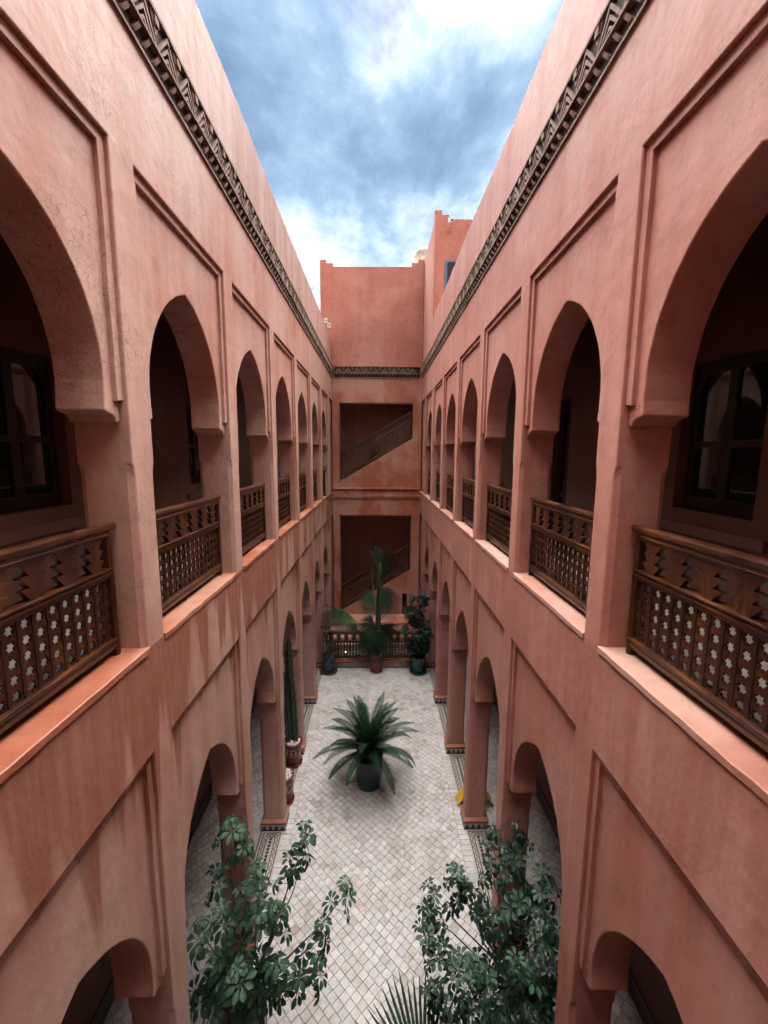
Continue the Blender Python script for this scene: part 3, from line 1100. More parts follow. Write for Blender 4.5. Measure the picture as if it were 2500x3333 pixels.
# stair hall behind the openings
b = MB()
b.box(-2.0, 2.0, YB + 2.2, YB + 2.4, ZF, 3.7)
b.box(-2.2, -2.0, YB + 0.35, YB + 2.4, ZF, 3.7)
b.box(2.0, 2.2, YB + 0.35, YB + 2.4, ZF, 3.7)
b.build('hall_wall', M['pl_hall'], back)
b = MB()
b.box(-2.0, 2.0, YB + 0.35, YB + 2.2, 2.5, 2.6)
b.box(-2.0, 2.0, YB + 0.35, YB + 2.2, -2.6, -2.4)
b.build('hall_ceiling', M['ceil'], back)
for O in (O1, O2):
    n = 16
    for i in range(n):
        x0 = O['l'] + (O['r'] - O['l']) * i / n
        x1 = O['l'] + (O['r'] - O['l']) * (i + 1) / n
        zt = O['sl'][0] + (O['sl'][1] - O['sl'][0]) * (i + 0.35) / n
        b = MB()
        b.box(x0, x1, YB + 0.36, YB + 1.4, zt - 0.35, zt - 0.06)
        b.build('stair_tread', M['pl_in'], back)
# slit window
b = MB()
b.box(1.233, 1.47, YB + 0.12, YB + 0.14, -7.70, -6.55)
b.build('slit_pane', M['glass'], back)
b = MB()
b.box(1.20, 1.232, YB - 0.012, YB + 0.02, -7.74, -6.52)
b.box(1.471, 1.50, YB - 0.012, YB + 0.02, -7.74, -6.52)
b.box(1.232, 1.471, YB - 0.03, YB + 0.02, -7.76, -7.70)
b.build('slit_frame', M['pl_back'], back)
# low platform steps behind the ground-floor balustrade
for i in range(4):
    b = MB()
    b.box(-1.99, 1.99, 16.7 + i * 0.42, YB + 0.001, ZF + i * 0.16, ZF + (i + 1) * 0.16 - 0.002)
    b.build('platform_step', M['pl_back'], back, bevel=0.012)
add_frieze(back, lambda s_, p, z: (s_, YB - p, z), -W + 0.11, W - 0.11)

# tower block rising flush with the right arcade
tow = thing('tower', 'red terracotta tower with stepped top and blue window above the right parapet', 'tower', (3.5, 17.5, ZF))
b = MB()
b.prism([(2.0, 3.80), (5.2, 3.80), (5.2, 8.17), (2.49, 8.17), (2.49, 8.31), (2.245, 8.31), (2.245, 8.45), (2.0, 8.45)], lambda x, z, y: (x, y, z), 15.8, 16.15)
b.build('front_wall', M['pl_high'], tow, bevel=0.012)
b = MB()
b.prism([(16.15, 3.80), (21.4, 3.80), (21.4, 8.3), (19.4, 8.3), (19.4, 8.17), (16.15, 8.17)], lambda y, z, x: (x, y, z), 2.0, 2.35)
b.build('side_wall', M['pl_right'], tow)
b = MB()
b.box(2.40, 2.47, 15.77, 15.82, 5.7, 6.80)
b.box(3.0, 3.07, 15.77, 15.82, 5.7, 6.80)
b.box(2.47, 3.0, 15.77, 15.82, 6.74, 6.80)
wf = b.build('window', M['blue'], tow, bevel=0.006)
b = MB()
b.box(2.47, 3.0, 15.785, 15.797, 5.7, 6.74)
b.build('pane', M['glass'], wf)

# security camera
sc = thing('security_camera', 'small white security camera on the tower front', 'camera', (2.52, 15.75, 8.0))
b = MB()
b.box(2.44, 2.60, 15.60, 15.74, 7.96, 8.10)
b.build('housing', M['white'], sc, bevel=0.012)
b = MB()
b.box(2.53, 2.59, 15.592, 15.60, 7.99, 8.07)
b.build('lens_window', M['ink'], sc)
b = MB()
b.tube([(2.51, 15.68, 7.97), (2.51, 15.70, 7.92), (2.50, 15.80, 7.90)], 0.018, 8)
b.build('bracket', M['white'], sc)

# satellite dish on the roof behind
sd = thing('satellite_dish', 'weathered white satellite dish behind the back wall top', 'dish', (2.25, 23.6, 8.5))
b = MB()
nr, na = 6, 28
cd = Vector((2.62, 24.0, 10.12))
ax = Vector((0.10, -0.92, 0.38)).normalized()
e1 = ax.cross(Vector((0, 0, 1))).normalized()
e2 = e1.cross(ax)
for i in range(nr + 1):
    r = 0.95 * i / nr
    for k in range(na):
        t = 2 * math.pi * k / na
        b.v.append(tuple(cd + e1 * r * 0.86 * math.cos(t) + e2 * r * math.sin(t) + ax * (0.22 * (r / 0.95) ** 2)))
for i in range(nr):
    for k in range(na):
        k2 = (k + 1) % na
        b.f.append((i * na + k, i * na + k2, (i + 1) * na + k2, (i + 1) * na + k))
b.c = [None] * len(b.f)
ob = b.build('reflector', M['dish'], sd, smooth=True)
md = ob.modifiers.new('thick', 'SOLIDIFY')
md.thickness = 0.02
b = MB()
b.tube([(2.6, 24.2, 8.4), (2.6, 24.2, 9.7), tuple(cd - ax * 0.02)], 0.035, 8)
b.build('mast', M['metal'], sd)
b = MB()
b.tube([tuple(cd - e2 * 0.85 + ax * 0.18), tuple(cd + ax * 0.82 - e2 * 0.15)], 0.014, 6)
b.tube([tuple(cd + ax * 0.80 - e2 * 0.15), tuple(cd + ax * 0.90 - e2 * 0.13)], 0.035, 8)
b.build('feed_arm', M['metal'], sd)

# two small sign plates on the back wall
pg = 'white sign plates by the left parapet'
for i, (x, z, lab) in enumerate(((-2.236, 5.705, 'upper white sign plate with printed lines at the left of the back wall'), (-2.094, 5.505, 'lower white sign plate with a dark standing figure on the back wall'))):
    t_ = thing('sign_plate', lab, 'sign', (x, YB, z))
    b = MB()
    b.box(x - 0.068, x + 0.068, YB - 0.01, YB + 0.008, z - 0.098, z + 0.098)
    b.build('plate', M['white'], t_, bevel=0.004)
    b = MB()
    yy = YB - 0.012
    if i == 0:
        b.box(x - 0.042, x + 0.042, yy, YB - 0.009, z - 0.012, z + 0.006)
        b.build('printed_line', M['ink'], t_)
        b = MB()
        b.box(x - 0.042, x + 0.042, yy, YB - 0.009, z + 0.03, z + 0.075)
        b.box(x - 0.042, x + 0.042, yy, YB - 0.009, z - 0.075, z - 0.035)
        b.build('printed_block', simple('pale_print', (0.45, 0.55, 0.57), 0.6, 0.1, bmp=0), t_)
    else:
        b.prism([(x + 0.016 * math.cos(k * .785), z + 0.062 + 0.016 * math.sin(k * .785)) for k in range(8)], lambda a, c, y: (a, y, c), yy, YB - 0.009)
        b.prism([(x - 0.026, z + 0.042), (x + 0.026, z + 0.042), (x + 0.026, z - 0.01), (x + 0.016, z - 0.015), (x + 0.014, z - 0.075), (x + 0.002, z - 0.075), (x, z - 0.02), (x - 0.002, z - 0.075), (x - 0.014, z - 0.075), (x - 0.016, z - 0.015), (x - 0.026, z - 0.01)], lambda a, c, y: (a, y, c), yy, YB - 0.009)
        b.build('figure_print', M['ink'], t_)

# ------------------------------------------------------------------ kerb and ground-floor balustrade at the back of the court
kb = thing('kerb_wall', 'low tiled kerb wall with terracotta ledge crossing the far end of the floor', 'wall', (0, 15.25, ZF))
b = MB()
b.box(-2.46, 2.46, 15.15, 15.42, ZF - 0.02, -7.99)
b.build('tile_face', M['mosaic_w'], kb)
b = MB()
b.box(-2.46, 2.46, 15.125, 15.44, -7.99, -7.93)
b.build('ledge', M['sill'], kb, bevel=0.012)
b = MB()
for z0, z1 in ((ZF, ZF + 0.022), (-8.012, -7.991)):
    b.box(-2.46, 2.46, 15.146, 15.15, z0, z1)
for r in range(3):
    i = -2.43 + (0.035 if r % 2 else 0)
    while i < 2.44:
        zc = -8.045 - r * 0.046
        s_ = 0.019
        b.prism([(i + s_, zc), (i, zc + s_), (i - s_, zc), (i, zc - s_)], lambda a, c, y: (a, y, c), 15.146, 15.15)
        i += 0.07
o = b.build('tile_inlay', M['mosaic_k'], kb)
o['kind'] = 'stuff'


# ------------------------------------------------------------------ balustrades
def star_half(cy, cz, ro, ri, sgn, n=8, ez=1.12):
    pts = []
    for i in range(n + 1):
        t = -math.pi / 2 + math.pi * i / n
        r = ro if i % 2 == 0 else ri
        pts.append((cy + sgn * r * math.cos(t), cz + ez * r * math.sin(t)))
    return pts


def board_poly(w, z0, z1, rows, ro=0.039, ri=0.025):
    h = w / 2
    right, left = [(h, z0)], [(-h, z0)]
    for i in range(rows):
        cz = z0 + (z1 - z0) * (i + 0.5) / rows
        right += [(a, c) for a, c in star_half(h, cz, ro, ri, -1)]
        left += [(a, c) for a, c in star_half(-h, cz, ro, ri, 1)]
    right.append((h, z1))
    left.append((-h, z1))
    return right + left[::-1]


def tree_poly(z0, z1, teeth=3, wi=0.034, wo=0.098):
    pts = []
    st = (z1 - z0) / teeth
    r = []
    for i in range(teeth):
        r += [(wi, z0 + i * st), (wo, z0 + (i + 0.88) * st), (wo, z0 + (i + 0.97) * st)]
    r.append((wi, z1))
    return r + [(-a, c) for a, c in r[::-1]]


def make_balustrade(L=1.95, nb=15, rows=5, ntree=6):
    root = thing('balustrade', None, None)
    hl = L / 2
    hp = hl - 0.055
    def part(nm, fn, mat, bev=0.006):
        q = MB()
        fn(q)
        return q.build(nm, mat, root, bevel=bev)
    part('hand_rail', lambda q: (q.box(-0.045, 0.045, -hl - 0.01, hl + 0.01, 1.055, 1.115)), M['wood'], 0.02)
    part('top_rail', lambda q: (q.box(-0.03, 0.03, -hp, hp, 1.0, 1.054), q.box(-0.038, 0.038, -hp, hp, 1.018, 1.034)), M['wood'], 0.005)
    part('middle_rail', lambda q: (q.box(-0.03, 0.03, -hp + .03, hp - .03, 0.672, 0.752), q.box(-0.042, 0.042, -hp + .03, hp - .03, 0.70, 0.724), q.box(-0.05, 0.05, -hp + .03, hp - .03, 0.738, 0.756)), M['wood'], 0.005)
    part('bottom_rail', lambda q: (q.box(-0.03, 0.03, -hp + .03, hp - .03, 0.065, 0.15), q.box(-0.046, 0.046, -hp + .03, hp - .03, 0.135, 0.158), q.box(-0.038, 0.038, -hp + .03, hp - .03, 0.09, 0.108)), M['wood'], 0.005)
    for s_ in (-1, 1):
        y0, y1 = sorted((s_ * hp, s_ * (hp - 0.06)))
        part('post', lambda q: (q.box(-0.034, 0.034, y0, y1, 0.0, 1.054), q.box(-0.042, 0.042, y0 + .018, y1 - .018, 0.0, 1.054)), M['wood_z'], 0.005)
    inner = 2 * (hp - 0.06)
    pw = inner / nb
    bm_ = MB()
    bm_.prism(board_poly(pw, 0.15, 0.675, rows), lambda y, z, x: (x, y, z), -0.008, 0.008)
    bmesh_ = bm_.mesh('lattice_board', M['wood_z'])
    bt = MB()
    hs = 0.525 / rows
    pr, pl_ = [], []
    for i in range(rows):
        z0 = 0.152 + i * hs
        pr += [(0.008, z0), (0.014, z0 + hs * .25), (0.014, z0 + hs * .75), (0.008, z0 + hs * .97)]
    poly = pr + [(-a, c) for a, c in pr[::-1]]
    for xx in (-0.014, 0.008):
        bt.prism(poly, lambda y, z, x: (x, y, z), xx, xx + 0.006)
    btm = bt.mesh('batten', M['wood_red'])
    for i in range(nb):
        y = -inner / 2 + pw * (i + 0.5)
        q = place('lattice_board', bmesh_, root, Matrix.Translation((0, y, 0)))
        place('batten', btm, root, Matrix.Translation((0, y, 0)))
    tm = MB()
    tm.prism(tree_poly(0.754, 1.0), lambda y, z, x: (x, y, z), -0.022, 0.022)
    tmm = tm.mesh('tree_board', M['wood_z'])
    for i in range(ntree):
        y = -inner / 2 + inner * (i + 0.5) / ntree
        place('tree_board', tmm, root, Matrix.Translation((0, y, 0)))
    return root


ORD = ['behind the viewpoint', 'nearest', 'second', 'third', 'fourth', 'fifth', 'sixth', 'seventh']
proto = make_balustrade()
first = True
for sx, side in ((-1, 'left'), (1, 'right')):
    for k in range(1, 8):
        bl = proto if first else copy_tree(proto)
        first = False
        bl.matrix_basis = Matrix.Translation((sx * 2.2, bay(k), ZS + 0.001)) @ Matrix.Rotation(math.pi if sx > 0 else 0, 4, 'Z')
        tag(bl, f'carved wooden balustrade in the {ORD[k]} upper arch of the {side} wall', 'balustrade', 'balustrades in the upper arches')
for i, x in enumerate((-1.0, 1.0)):
    bl = copy_tree(proto)
    bl.matrix_basis = Matrix.Translation((x, 15.28, -7.93)) @ Matrix.Rotation(math.pi / 2, 4, 'Z') @ Matrix.Diagonal((1, 1.02, 1.03, 1))
    tag(bl, ('left' if x < 0 else 'right') + ' half of the dark wooden balustrade on the tiled kerb behind the pots', 'balustrade', 'ground-floor balustrade panels')


def perforated(mb, fn, a0, a1, c0, c1, na, nc, hole, d0, d1):
    sa, sc_ = (a1 - a0) / na, (c1 - c0) / nc
    for i in range(na):
        for j in range(nc):
            ca, cc = a0 + sa * (i + .5), c0 + sc_ * (j + .5)
            outer = [(ca + sa / 2, cc), (ca + sa / 2, cc + sc_ / 2), (ca, cc + sc_ / 2), (ca - sa / 2, cc + sc_ / 2), (ca - sa / 2, cc), (ca - sa / 2, cc - sc_ / 2), (ca, cc - sc_ / 2), (ca + sa / 2, cc - sc_ / 2)]
            r = hole * min(sa, sc_) / 2
            inn = [(ca + r * math.cos(t * math.pi / 4), cc + r * math.sin(t * math.pi / 4)) for t in range(8)]
            for t in range(8):
                u = (t + 1) % 8
                for d in (d0, d1):
                    mb.face([fn(*outer[t], d), fn(*outer[u], d), fn(*inn[u], d), fn(*inn[t], d)])
                mb.face([fn(*inn[t], d0), fn(*inn[u], d0), fn(*inn[u], d1), fn(*inn[t], d1)])


def stair_rail(O, hgt, lab):
    x0, x1 = O['l'] + 0.02, O['r'] - 0.03
    sl = (O['sl'][1] - O['sl'][0]) / (O['r'] - O['l'])
    zb = O['sl'][0]
    yc = YB + 0.10
    root = thing('stair_balustrade', lab, 'balustrade', (x0, yc, zb), group='stair balustrades')
    fn = lambda x, h, d: (x, yc + d, zb + sl * (x - O['l']) + h)

    def bar(nm, xa, xb, h0, h1, t, mat=M['wood_stair']):
        q = MB()
        q.prism([(xa, h0), (xb, h0), (xb, h1), (xa, h1)], fn, -t, t)
        return q.build(nm, mat, root, bevel=0.006)
    xm0, xm1 = x0 + (x1 - x0) * 0.43, x0 + (x1 - x0) * 0.56
    bar('hand_rail', x0 - 0.01, x1 + 0.02, hgt - 0.07, hgt, 0.05)
    bar('middle_rail', x0 + 0.14, x1 - 0.09, hgt - 0.40, hgt - 0.33, 0.035)
    bar('bottom_rail', x0 + 0.14, x1 - 0.09, 0.06, 0.18, 0.035)
    for xa in (x0 + 0.06, xm0 - 0.05, xm1, x1 - 0.09):
        bar('post', xa, xa + 0.06, 0.01, hgt - 0.072, 0.038, M['wood_stair'])
    for xa in (x0 + 0.0,):
        bar('newel', xa, xa + 0.05, 0.0, hgt - 0.072, 0.03, M['wood_stair'])
    q = MB()
    perforated(q, fn, x0 + 0.12, x1 - 0.09, hgt - 0.33, hgt - 0.07, 34, 3, 0.62, -0.01, 0.01)
    o_ = q.build('upper_lattice', M['wood_stair'], root)
    o_['kind'] = 'stuff'
    for a0, a1 in ((x0 + 0.12, xm0 - 0.05), (xm1 + 0.06, x1 - 0.09)):
        q = MB()
        perforated(q, fn, a0, a1, 0.18, hgt - 0.40, 10, 6, 0.66, -0.012, 0.012)
        o_ = q.build('lower_lattice', M['wood_stair'], root)
        o_['kind'] = 'stuff'
    for i in range(3):
        xa = xm0 + 0.05 + i * 0.12
        q = MB()
        z0 = zb + sl * (xa - O['l'])
        q.lathe([(0.018, z0 + .17), (0.032, z0 + .3), (0.018, z0 + .42), (0.034, z0 + .55), (0.016, z0 + .7), (0.02, z0 + hgt - .38)], xa, yc, 8)
        q.build('baluster', M['wood_stair'], root, smooth=True)
    return root


stair_rail(O1, 1.235, 'sloping wooden stair balustrade in the upper opening of the back wall')
stair_rail(O2, 1.255, 'sloping dark wooden stair balustrade in the lower opening of the back wall')


# ------------------------------------------------------------------ plants
def palmate_mesh(seed, n=8, ln=0.165, wd=0.062, droop=0.45, mat=None):
    r = random.Random(seed)
    mb = MB()
    for i in range(n):
        a = 2 * math.pi * (i + r.uniform(-.12, .12)) / n
        L = ln * r.uniform(0.78, 1.08) * (1.0 if abs(a - math.pi) > 0.6 else 0.75)
        dr = droop * r.uniform(0.6, 1.4)
        d = Vector((math.cos(a), math.sin(a), 0))
        s_ = Vector((-d.y, d.x, 0))
        rows_ = []
        for t, w in ((0.03, 0.06), (0.30, 0.16), (0.46, 0.72), (0.68, 1.0), (0.88, 0.70), (1.0, 0.06)):
            p = d * (L * t * (1 - 0.22 * dr * t)) + Vector((0, 0, 0.05 * t - dr * L * t * t))
            rows_.append((p - s_ * wd * 0.5 * w + Vector((0, 0, 0.18 * wd * w)), p, p + s_ * wd * 0.5 * w + Vector((0, 0, 0.18 * wd * w))))
        bidx = len(mb.v)
        for q in rows_:
            mb.v += [tuple(v) for v in q]
        for j in range(len(rows_) - 1):
            for k in (0, 1):
                a0 = bidx + j * 3 + k
                mb.f.append((a0, a0 + 1, a0 + 4, a0 + 3))
    mb.c = [None] * len(mb.f)
    return mb.mesh('leaf', mat, smooth=True, norm=False)


LEAF = [palmate_mesh(i, mat=M['leaf'], droop=0.25 + 0.18 * i) for i in range(5)]
LEAFD = [palmate_mesh(20 + i, n=8, ln=0.15, wd=0.055, mat=M['leaf_d'], droop=0.3 + 0.2 * i) for i in range(5)]


def rot_to(nrm, spin):
    q = Vector(nrm).to_track_quat('Z', 'Y').to_matrix().to_4x4()
    return q @ Matrix.Rotation(spin, 4, 'Z')


def pot_prof(r, h, z0, flare=1.0, rim=0.025, waist=0.86):
    return [(0.01, z0 + 0.004), (r * waist, z0 + 0.004), (r * waist * 1.02, z0 + 0.03), (r * 0.96, z0 + h * 0.35), (r, z0 + h * 0.7), (r * 0.97, z0 + h * 0.88), (r * 0.98 * flare, z0 + h * 0.92),
            (r * flare + rim, z0 + h * 0.94), (r * flare + rim, z0 + h * 0.985), (r * flare + rim * 0.6, z0 + h), (r * flare - 0.02, z0 + h), (r * flare - 0.03, z0 + h * 0.94), (0.01, z0 + h * 0.93)]


def saucer_prof(r, z0):
    return [(0.01, z0 + 0.003), (r * 0.8, z0 + 0.003), (r, z0 + 0.05), (r, z0 + 0.065), (r - 0.02, z0 + 0.065), (r * 0.82, z0 + 0.03), (0.01, z0 + 0.028)]


def add_pot(root, x, y, r, h, mat, z0=ZF, saucer=None, srad=1.4, fill='soil', relief=False, seed=1, rim=0.025):
    zz_ = z0
    if saucer:
        q = MB()
        q.lathe(saucer_prof(r * srad, z0), x, y, 32)
        q.build('saucer', saucer, root, smooth=True)
        zz_ = z0 + 0.03
    q = MB()
    q.lathe(pot_prof(r, h, zz_, rim=rim), x, y, 32)
    p = q.build('pot', mat, root, smooth=True)
    add_bevel(p, 0.004, 1, 50)
    q = MB()
    zt = zz_ + h * 0.945
    q.lathe([(r * 0.93, zt - 0.05), (r * 0.93, zt), (0.01, zt + 0.012)], x, y, 24)
    q.build('soil', M['soil'], p)
    if fill == 'pebble':
        q = MB()
        rr = random.Random(seed)
        for i in range(190):
            a, d = rr.uniform(0, 6.28), r * 0.88 * math.sqrt(rr.random())
            s_ = rr.uniform(0.012, 0.024)
            px, py, pz = x + d * math.cos(a), y + d * math.sin(a), zt + 0.012 + rr.uniform(0, 0.028)
            ax_ = rr.uniform(0, 3.14)
            pts = []
            for t in range(5):
                tt = ax_ + t * 1.2566
                pts.append((px + s_ * 1.25 * math.cos(tt), py + s_ * math.sin(tt)))
            q.prism(pts, lambda u, v, w: (u, v, w), pz, pz + s_ * 0.8)
            bi = len(q.v) - 5
            for k in range(5):
                v = q.v[bi + k]
                q.v[bi + k] = (px + (v[0] - px) * .6, py + (v[1] - py) * .6, v[2])
        o_ = q.build('pebbles', M['pebble'], p)
        o_['kind'] = 'stuff'
    if relief:
        q = MB()
        zc = zz_ + h * 0.62
        n = 12

        def on(a, z, d):
            rad_ = r * 0.995 + d
            return (x + rad_ * math.cos(a), y + rad_ * math.sin(a), z)
        for zz2 in (zc - 0.085, zc + 0.085):
            pts = [on(2 * math.pi * k / 40, zz2, 0.0) for k in range(41)]
            q.tube(pts, 0.005, 5, False)
        for k in range(n):
            a = 2 * math.pi * k / n
            for t in range(8):
                ang = t * math.pi / 4
                p0 = on(a + 0.11 * math.cos(ang) * 0.35, zc + 0.055 * math.sin(ang) * 0.4, 0.002)
                p1 = on(a + 0.11 * math.cos(ang), zc + 0.06 * math.sin(ang), 0.002)
                q.tube([p0, p1], [0.009, 0.003], 4)
        o_ = q.build('relief_band', M['redpot_w'], p)
        o_['kind'] = 'stuff'
    return zt


def schefflera(name, label, cat, base, pot_r, pot_h, potmat, clumps, leaves, nl, seed, saucer=None, size=1.0, group=None, stemr=0.018):
    x, y = base
    root = thing(name, label, cat, (x, y, ZF), group=group)
    zt = add_pot(root, x, y, pot_r, pot_h, potmat, saucer=saucer)
    rr = random.Random(seed)
    st = MB()
    forks = [Vector((x + rr.uniform(-.25, .25), y + rr.uniform(-.25, .25), zt + rr.uniform(0.35, 0.75))) for _ in range(5)]
    for f_ in forks:
        b0 = Vector((x + rr.uniform(-.1, .1), y + rr.uniform(-.1, .1), zt - 0.03))
        md_ = (b0 + f_) / 2 + Vector((rr.uniform(-.05, .05), rr.uniform(-.05, .05), 0))
        st.tube([b0, md_, f_], [stemr * 1.3, stemr * 1.15, stemr], 7)
    count = 0
    for c in clumps:
        cv = Vector(c[:3])
        rad = c[3] if len(c) > 3 else 0.2
        f_ = min(forks, key=lambda q: (q - cv).length + rr.uniform(0, .3))
        d = cv - f_
        m1 = f_ + d * 0.4 + Vector((rr.uniform(-.06, .06), rr.uniform(-.06, .06), rr.uniform(-0.12, 0.02)))
        m2 = f_ + d * 0.75 + Vector((rr.uniform(-.06, .06), rr.uniform(-.06, .06), rr.uniform(-.06, .03)))
        st.tube([f_, m1, m2, cv], [stemr * 0.8, stemr * 0.6, stemr * 0.45, stemr * 0.3], 6)
        dn = (d.normalized() + Vector((0, 0, 0.9))).normalized()
        n = max(4, int(nl * (rad / 0.2) * rr.uniform(0.85, 1.15)))
        for i in range(n):
            # shoot axis: leaves spiral down along the last part of the stem
            t = (i + 0.5) / n
            ph = i * 2.399 + rr.uniform(-.3, .3)
            pol = 0.15 + 1.55 * t
            ref = dn.cross(Vector((0.3, 0.5, 0.1))).normalized()
            e2_ = dn.cross(ref)
            dirv = dn * math.cos(pol) + (ref * math.cos(ph) + e2_ * math.sin(ph)) * math.sin(pol)
            org = cv - dn * 0.30 * t * rad / 0.2 + Vector((0, 0, 0.04))
            tip = org + dirv * rad * rr.uniform(0.65, 1.05)
            st.tube([org, (org + tip) / 2 + Vector((0, 0, .012)), tip], [0.0045, 0.0035, 0.003], 4, False)
            nrm = (dirv + Vector((0, 0, 0.75)) + Vector((rr.uniform(-.25, .25), rr.uniform(-.25, .25), 0))).normalized()
            sc_ = size * rr.uniform(0.75, 1.15)
            mw_ = Matrix.Translation(tip) @ rot_to(nrm, rr.uniform(0, 6.28)) @ Matrix.Scale(sc_, 4)
            place('leaf', rr.choice(leaves), root, mw_)
            count += 1
    st.build('stems', M['bark'], root, smooth=True)
    return root, count


cl_left = [(-2.06, 5.36, -5.42, .20), (-1.86, 5.24, -5.55, .18), (-1.02, 5.40, -5.55, .15), (-1.04, 5.32, -5.80, .16), (-1.20, 5.22, -5.90, .17), (-0.42, 4.92, -5.98, .18), (-0.68, 4.62, -6.22, .18), (-0.72, 4.42, -6.48, .20),
           (-1.50, 4.62, -5.85, .24), (-1.28, 4.55, -5.90, .22), (-1.72, 4.72, -5.82, .22), (-1.92, 4.58, -5.95, .22), (-2.14, 5.02, -5.88, .18), (-2.16, 4.50, -6.05, .20), (-1.62, 5.05, -5.85, .14),
           (-1.62, 4.2, -6.25, .2), (-1.2, 4.3, -6.35, .18), (-0.98, 4.45, -6.75, .15), (-1.45, 4.4, -6.6, .2), (-1.9, 4.5, -6.6, .2), (-1.95, 4.4, -6.95, .2), (-1.5, 4.35, -6.95, .2), (-2.2, 4.45, -6.9, .2), (-1.7, 4.75, -7.05, .2), (-2.1, 4.8, -7.0, .2), (-1.35, 4.6, -7.0, .16)]
schefflera('potted_umbrella_plant', 'leggy umbrella plant with open branches in a blue pot at the bottom left', 'plant', (-1.82, 4.52), 0.37, 0.60, M['teal_dark'], cl_left, LEAF, 6, 3, group='large umbrella plants', size=1.08)
cl_right = [(1.80, 5.55, -5.75, .18), (2.10, 5.35, -5.55, .18), (1.92, 5.3, -5.8, .18), (1.15, 5.12, -5.95, .18), (1.25, 4.98, -6.05, .18), (0.82, 5.0, -6.1, .16), (0.74, 4.82, -6.2, .15), (0.70, 4.62, -6.25, .17), (0.78, 4.42, -6.3, .17), (0.72, 4.02, -6.3, .18), (1.02, 4.15, -6.1, .22), (1.05, 3.85, -6.2, .22),
            (2.32, 4.85, -5.85, .2), (1.95, 5.0, -5.8, .2), (1.65, 5.15, -5.9, .18), (1.42, 4.72, -5.95, .2), (1.50, 4.5, -6.05, .2), (1.85, 4.6, -5.8, .2), (2.1, 4.45, -5.85, .2), (2.28, 4.3, -6.0, .2), (2.0, 4.1, -6.0, .2), (1.7, 4.1, -6.15, .2), (1.35, 4.1, -6.35, .2), (1.3, 4.4, -6.5, .18), (1.75, 3.8, -6.3, .2), (2.15, 3.85, -6.3, .2), (1.45, 3.75, -6.4, .2), (2.3, 4.6, -6.4, .18), (1.6, 4.5, -6.5, .2), (1.9, 4.3, -6.55, .2), (2.2, 4.2, -6.7, .2), (1.5, 4.15, -6.8, .2), (1.85, 4.75, -6.4, .2), (2.15, 5.0, -6.2, .18)]
schefflera('potted_umbrella_plant', 'bushy dark umbrella plant in a teal pot at the bottom right', 'plant', (1.98, 4.52), 0.36, 0.70, M['teal'], cl_right, LEAFD + LEAF[:1], 8, 8, group='large umbrella plants', size=1.02)
rr = random.Random(12)
cl_back = []
for i in range(36):
    z = rr.uniform(-7.35, -5.15)
    t = (z + 7.35) / 2.2
    cx_ = 1.52 + 0.20 * t
    wd = 0.42 - 0.10 * abs(t - 0.5)
    cl_back.append((cx_ + rr.uniform(-wd, wd), 14.78 + rr.uniform(-.3, .25), z, 0.17))
schefflera('potted_umbrella_plant', 'dense tall umbrella plant in a teal pot with teal saucer at the far right', 'plant', (1.6, 14.83), 0.24, 0.62, M['teal'], cl_back, LEAFD, 8, 15, saucer=M['teal'], size=1.15)
cl_small = [(-1.88, 14.85, -5.85, .12), (-1.92, 14.8, -6.25, .12), (-1.85, 14.8, -6.55, .13), (-1.9, 14.85, -6.8, .1), (-1.68, 14.8, -7.1, .1)]
schefflera('potted_shrub', 'sparse small shrub in a teal pot with brown saucer at the far left', 'plant', (-1.78, 14.87), 0.24, 0.68, M['teal'], cl_small, LEAF, 5, 16, saucer=M['saucer'], size=0.75, stemr=0.014)


def frond(mb, base, yaw, pitch, L, curl, seed, nl=50, lw=0.016, maxl=0.20):
    r = random.Random(seed)
    p = Vector(base)
    d = Vector((math.cos(yaw) * math.cos(pitch), math.sin(yaw) * math.cos(pitch), math.sin(pitch)))
    side = Vector((-math.sin(yaw), math.cos(yaw), 0))
    pts = [p.copy()]
    pi_ = pitch
    n = nl
    for i in range(n):
        t = i / n
        pi_ -= curl * (0.4 + 1.3 * t) / n
        d = Vector((math.cos(yaw) * math.cos(pi_), math.sin(yaw) * math.cos(pi_), math.sin(pi_)))
        p = p + d * (L / n)
        pts.append(p.copy())
    mb.tube(pts[::3] + [pts[-1]], [0.011 * (1 - 0.8 * i / (len(pts[::3]))) for i in range(len(pts[::3]) + 1)], 5)
    for i in range(3, n + 1):
        t = i / n
        d = (pts[i] - pts[i - 1]).normalized()
        upv = side.cross(d) * -1
        if upv.z < 0:
            upv = -upv
        ll = maxl * math.sin(math.pi * min(1, 0.10 + 0.92 * t)) ** 0.55 * r.uniform(0.88, 1.08)
        ll = max(ll, 0.05)
        for s_ in (-1, 1):
            dv = (side * s_ * 0.86 + d * 0.55 + upv * 0.40).normalized()
            a = pts[i]
            m_ = a + dv * ll * 0.5
            e_ = a + dv * ll + Vector((0, 0, -0.22 * ll)) + d * 0.02
            w = d * lw
            bi = len(mb.v)
            mb.v += [tuple(a - w * .5), tuple(a + w * .5), tuple(m_ + w * .8 + upv * 0.004), tuple(m_ - w * .8 + upv * 0.004), tuple(e_)]
            mb.f += [(bi, bi + 1, bi + 2, bi + 3), (bi + 3, bi + 2, bi + 4)]
            mb.c += [None, None]


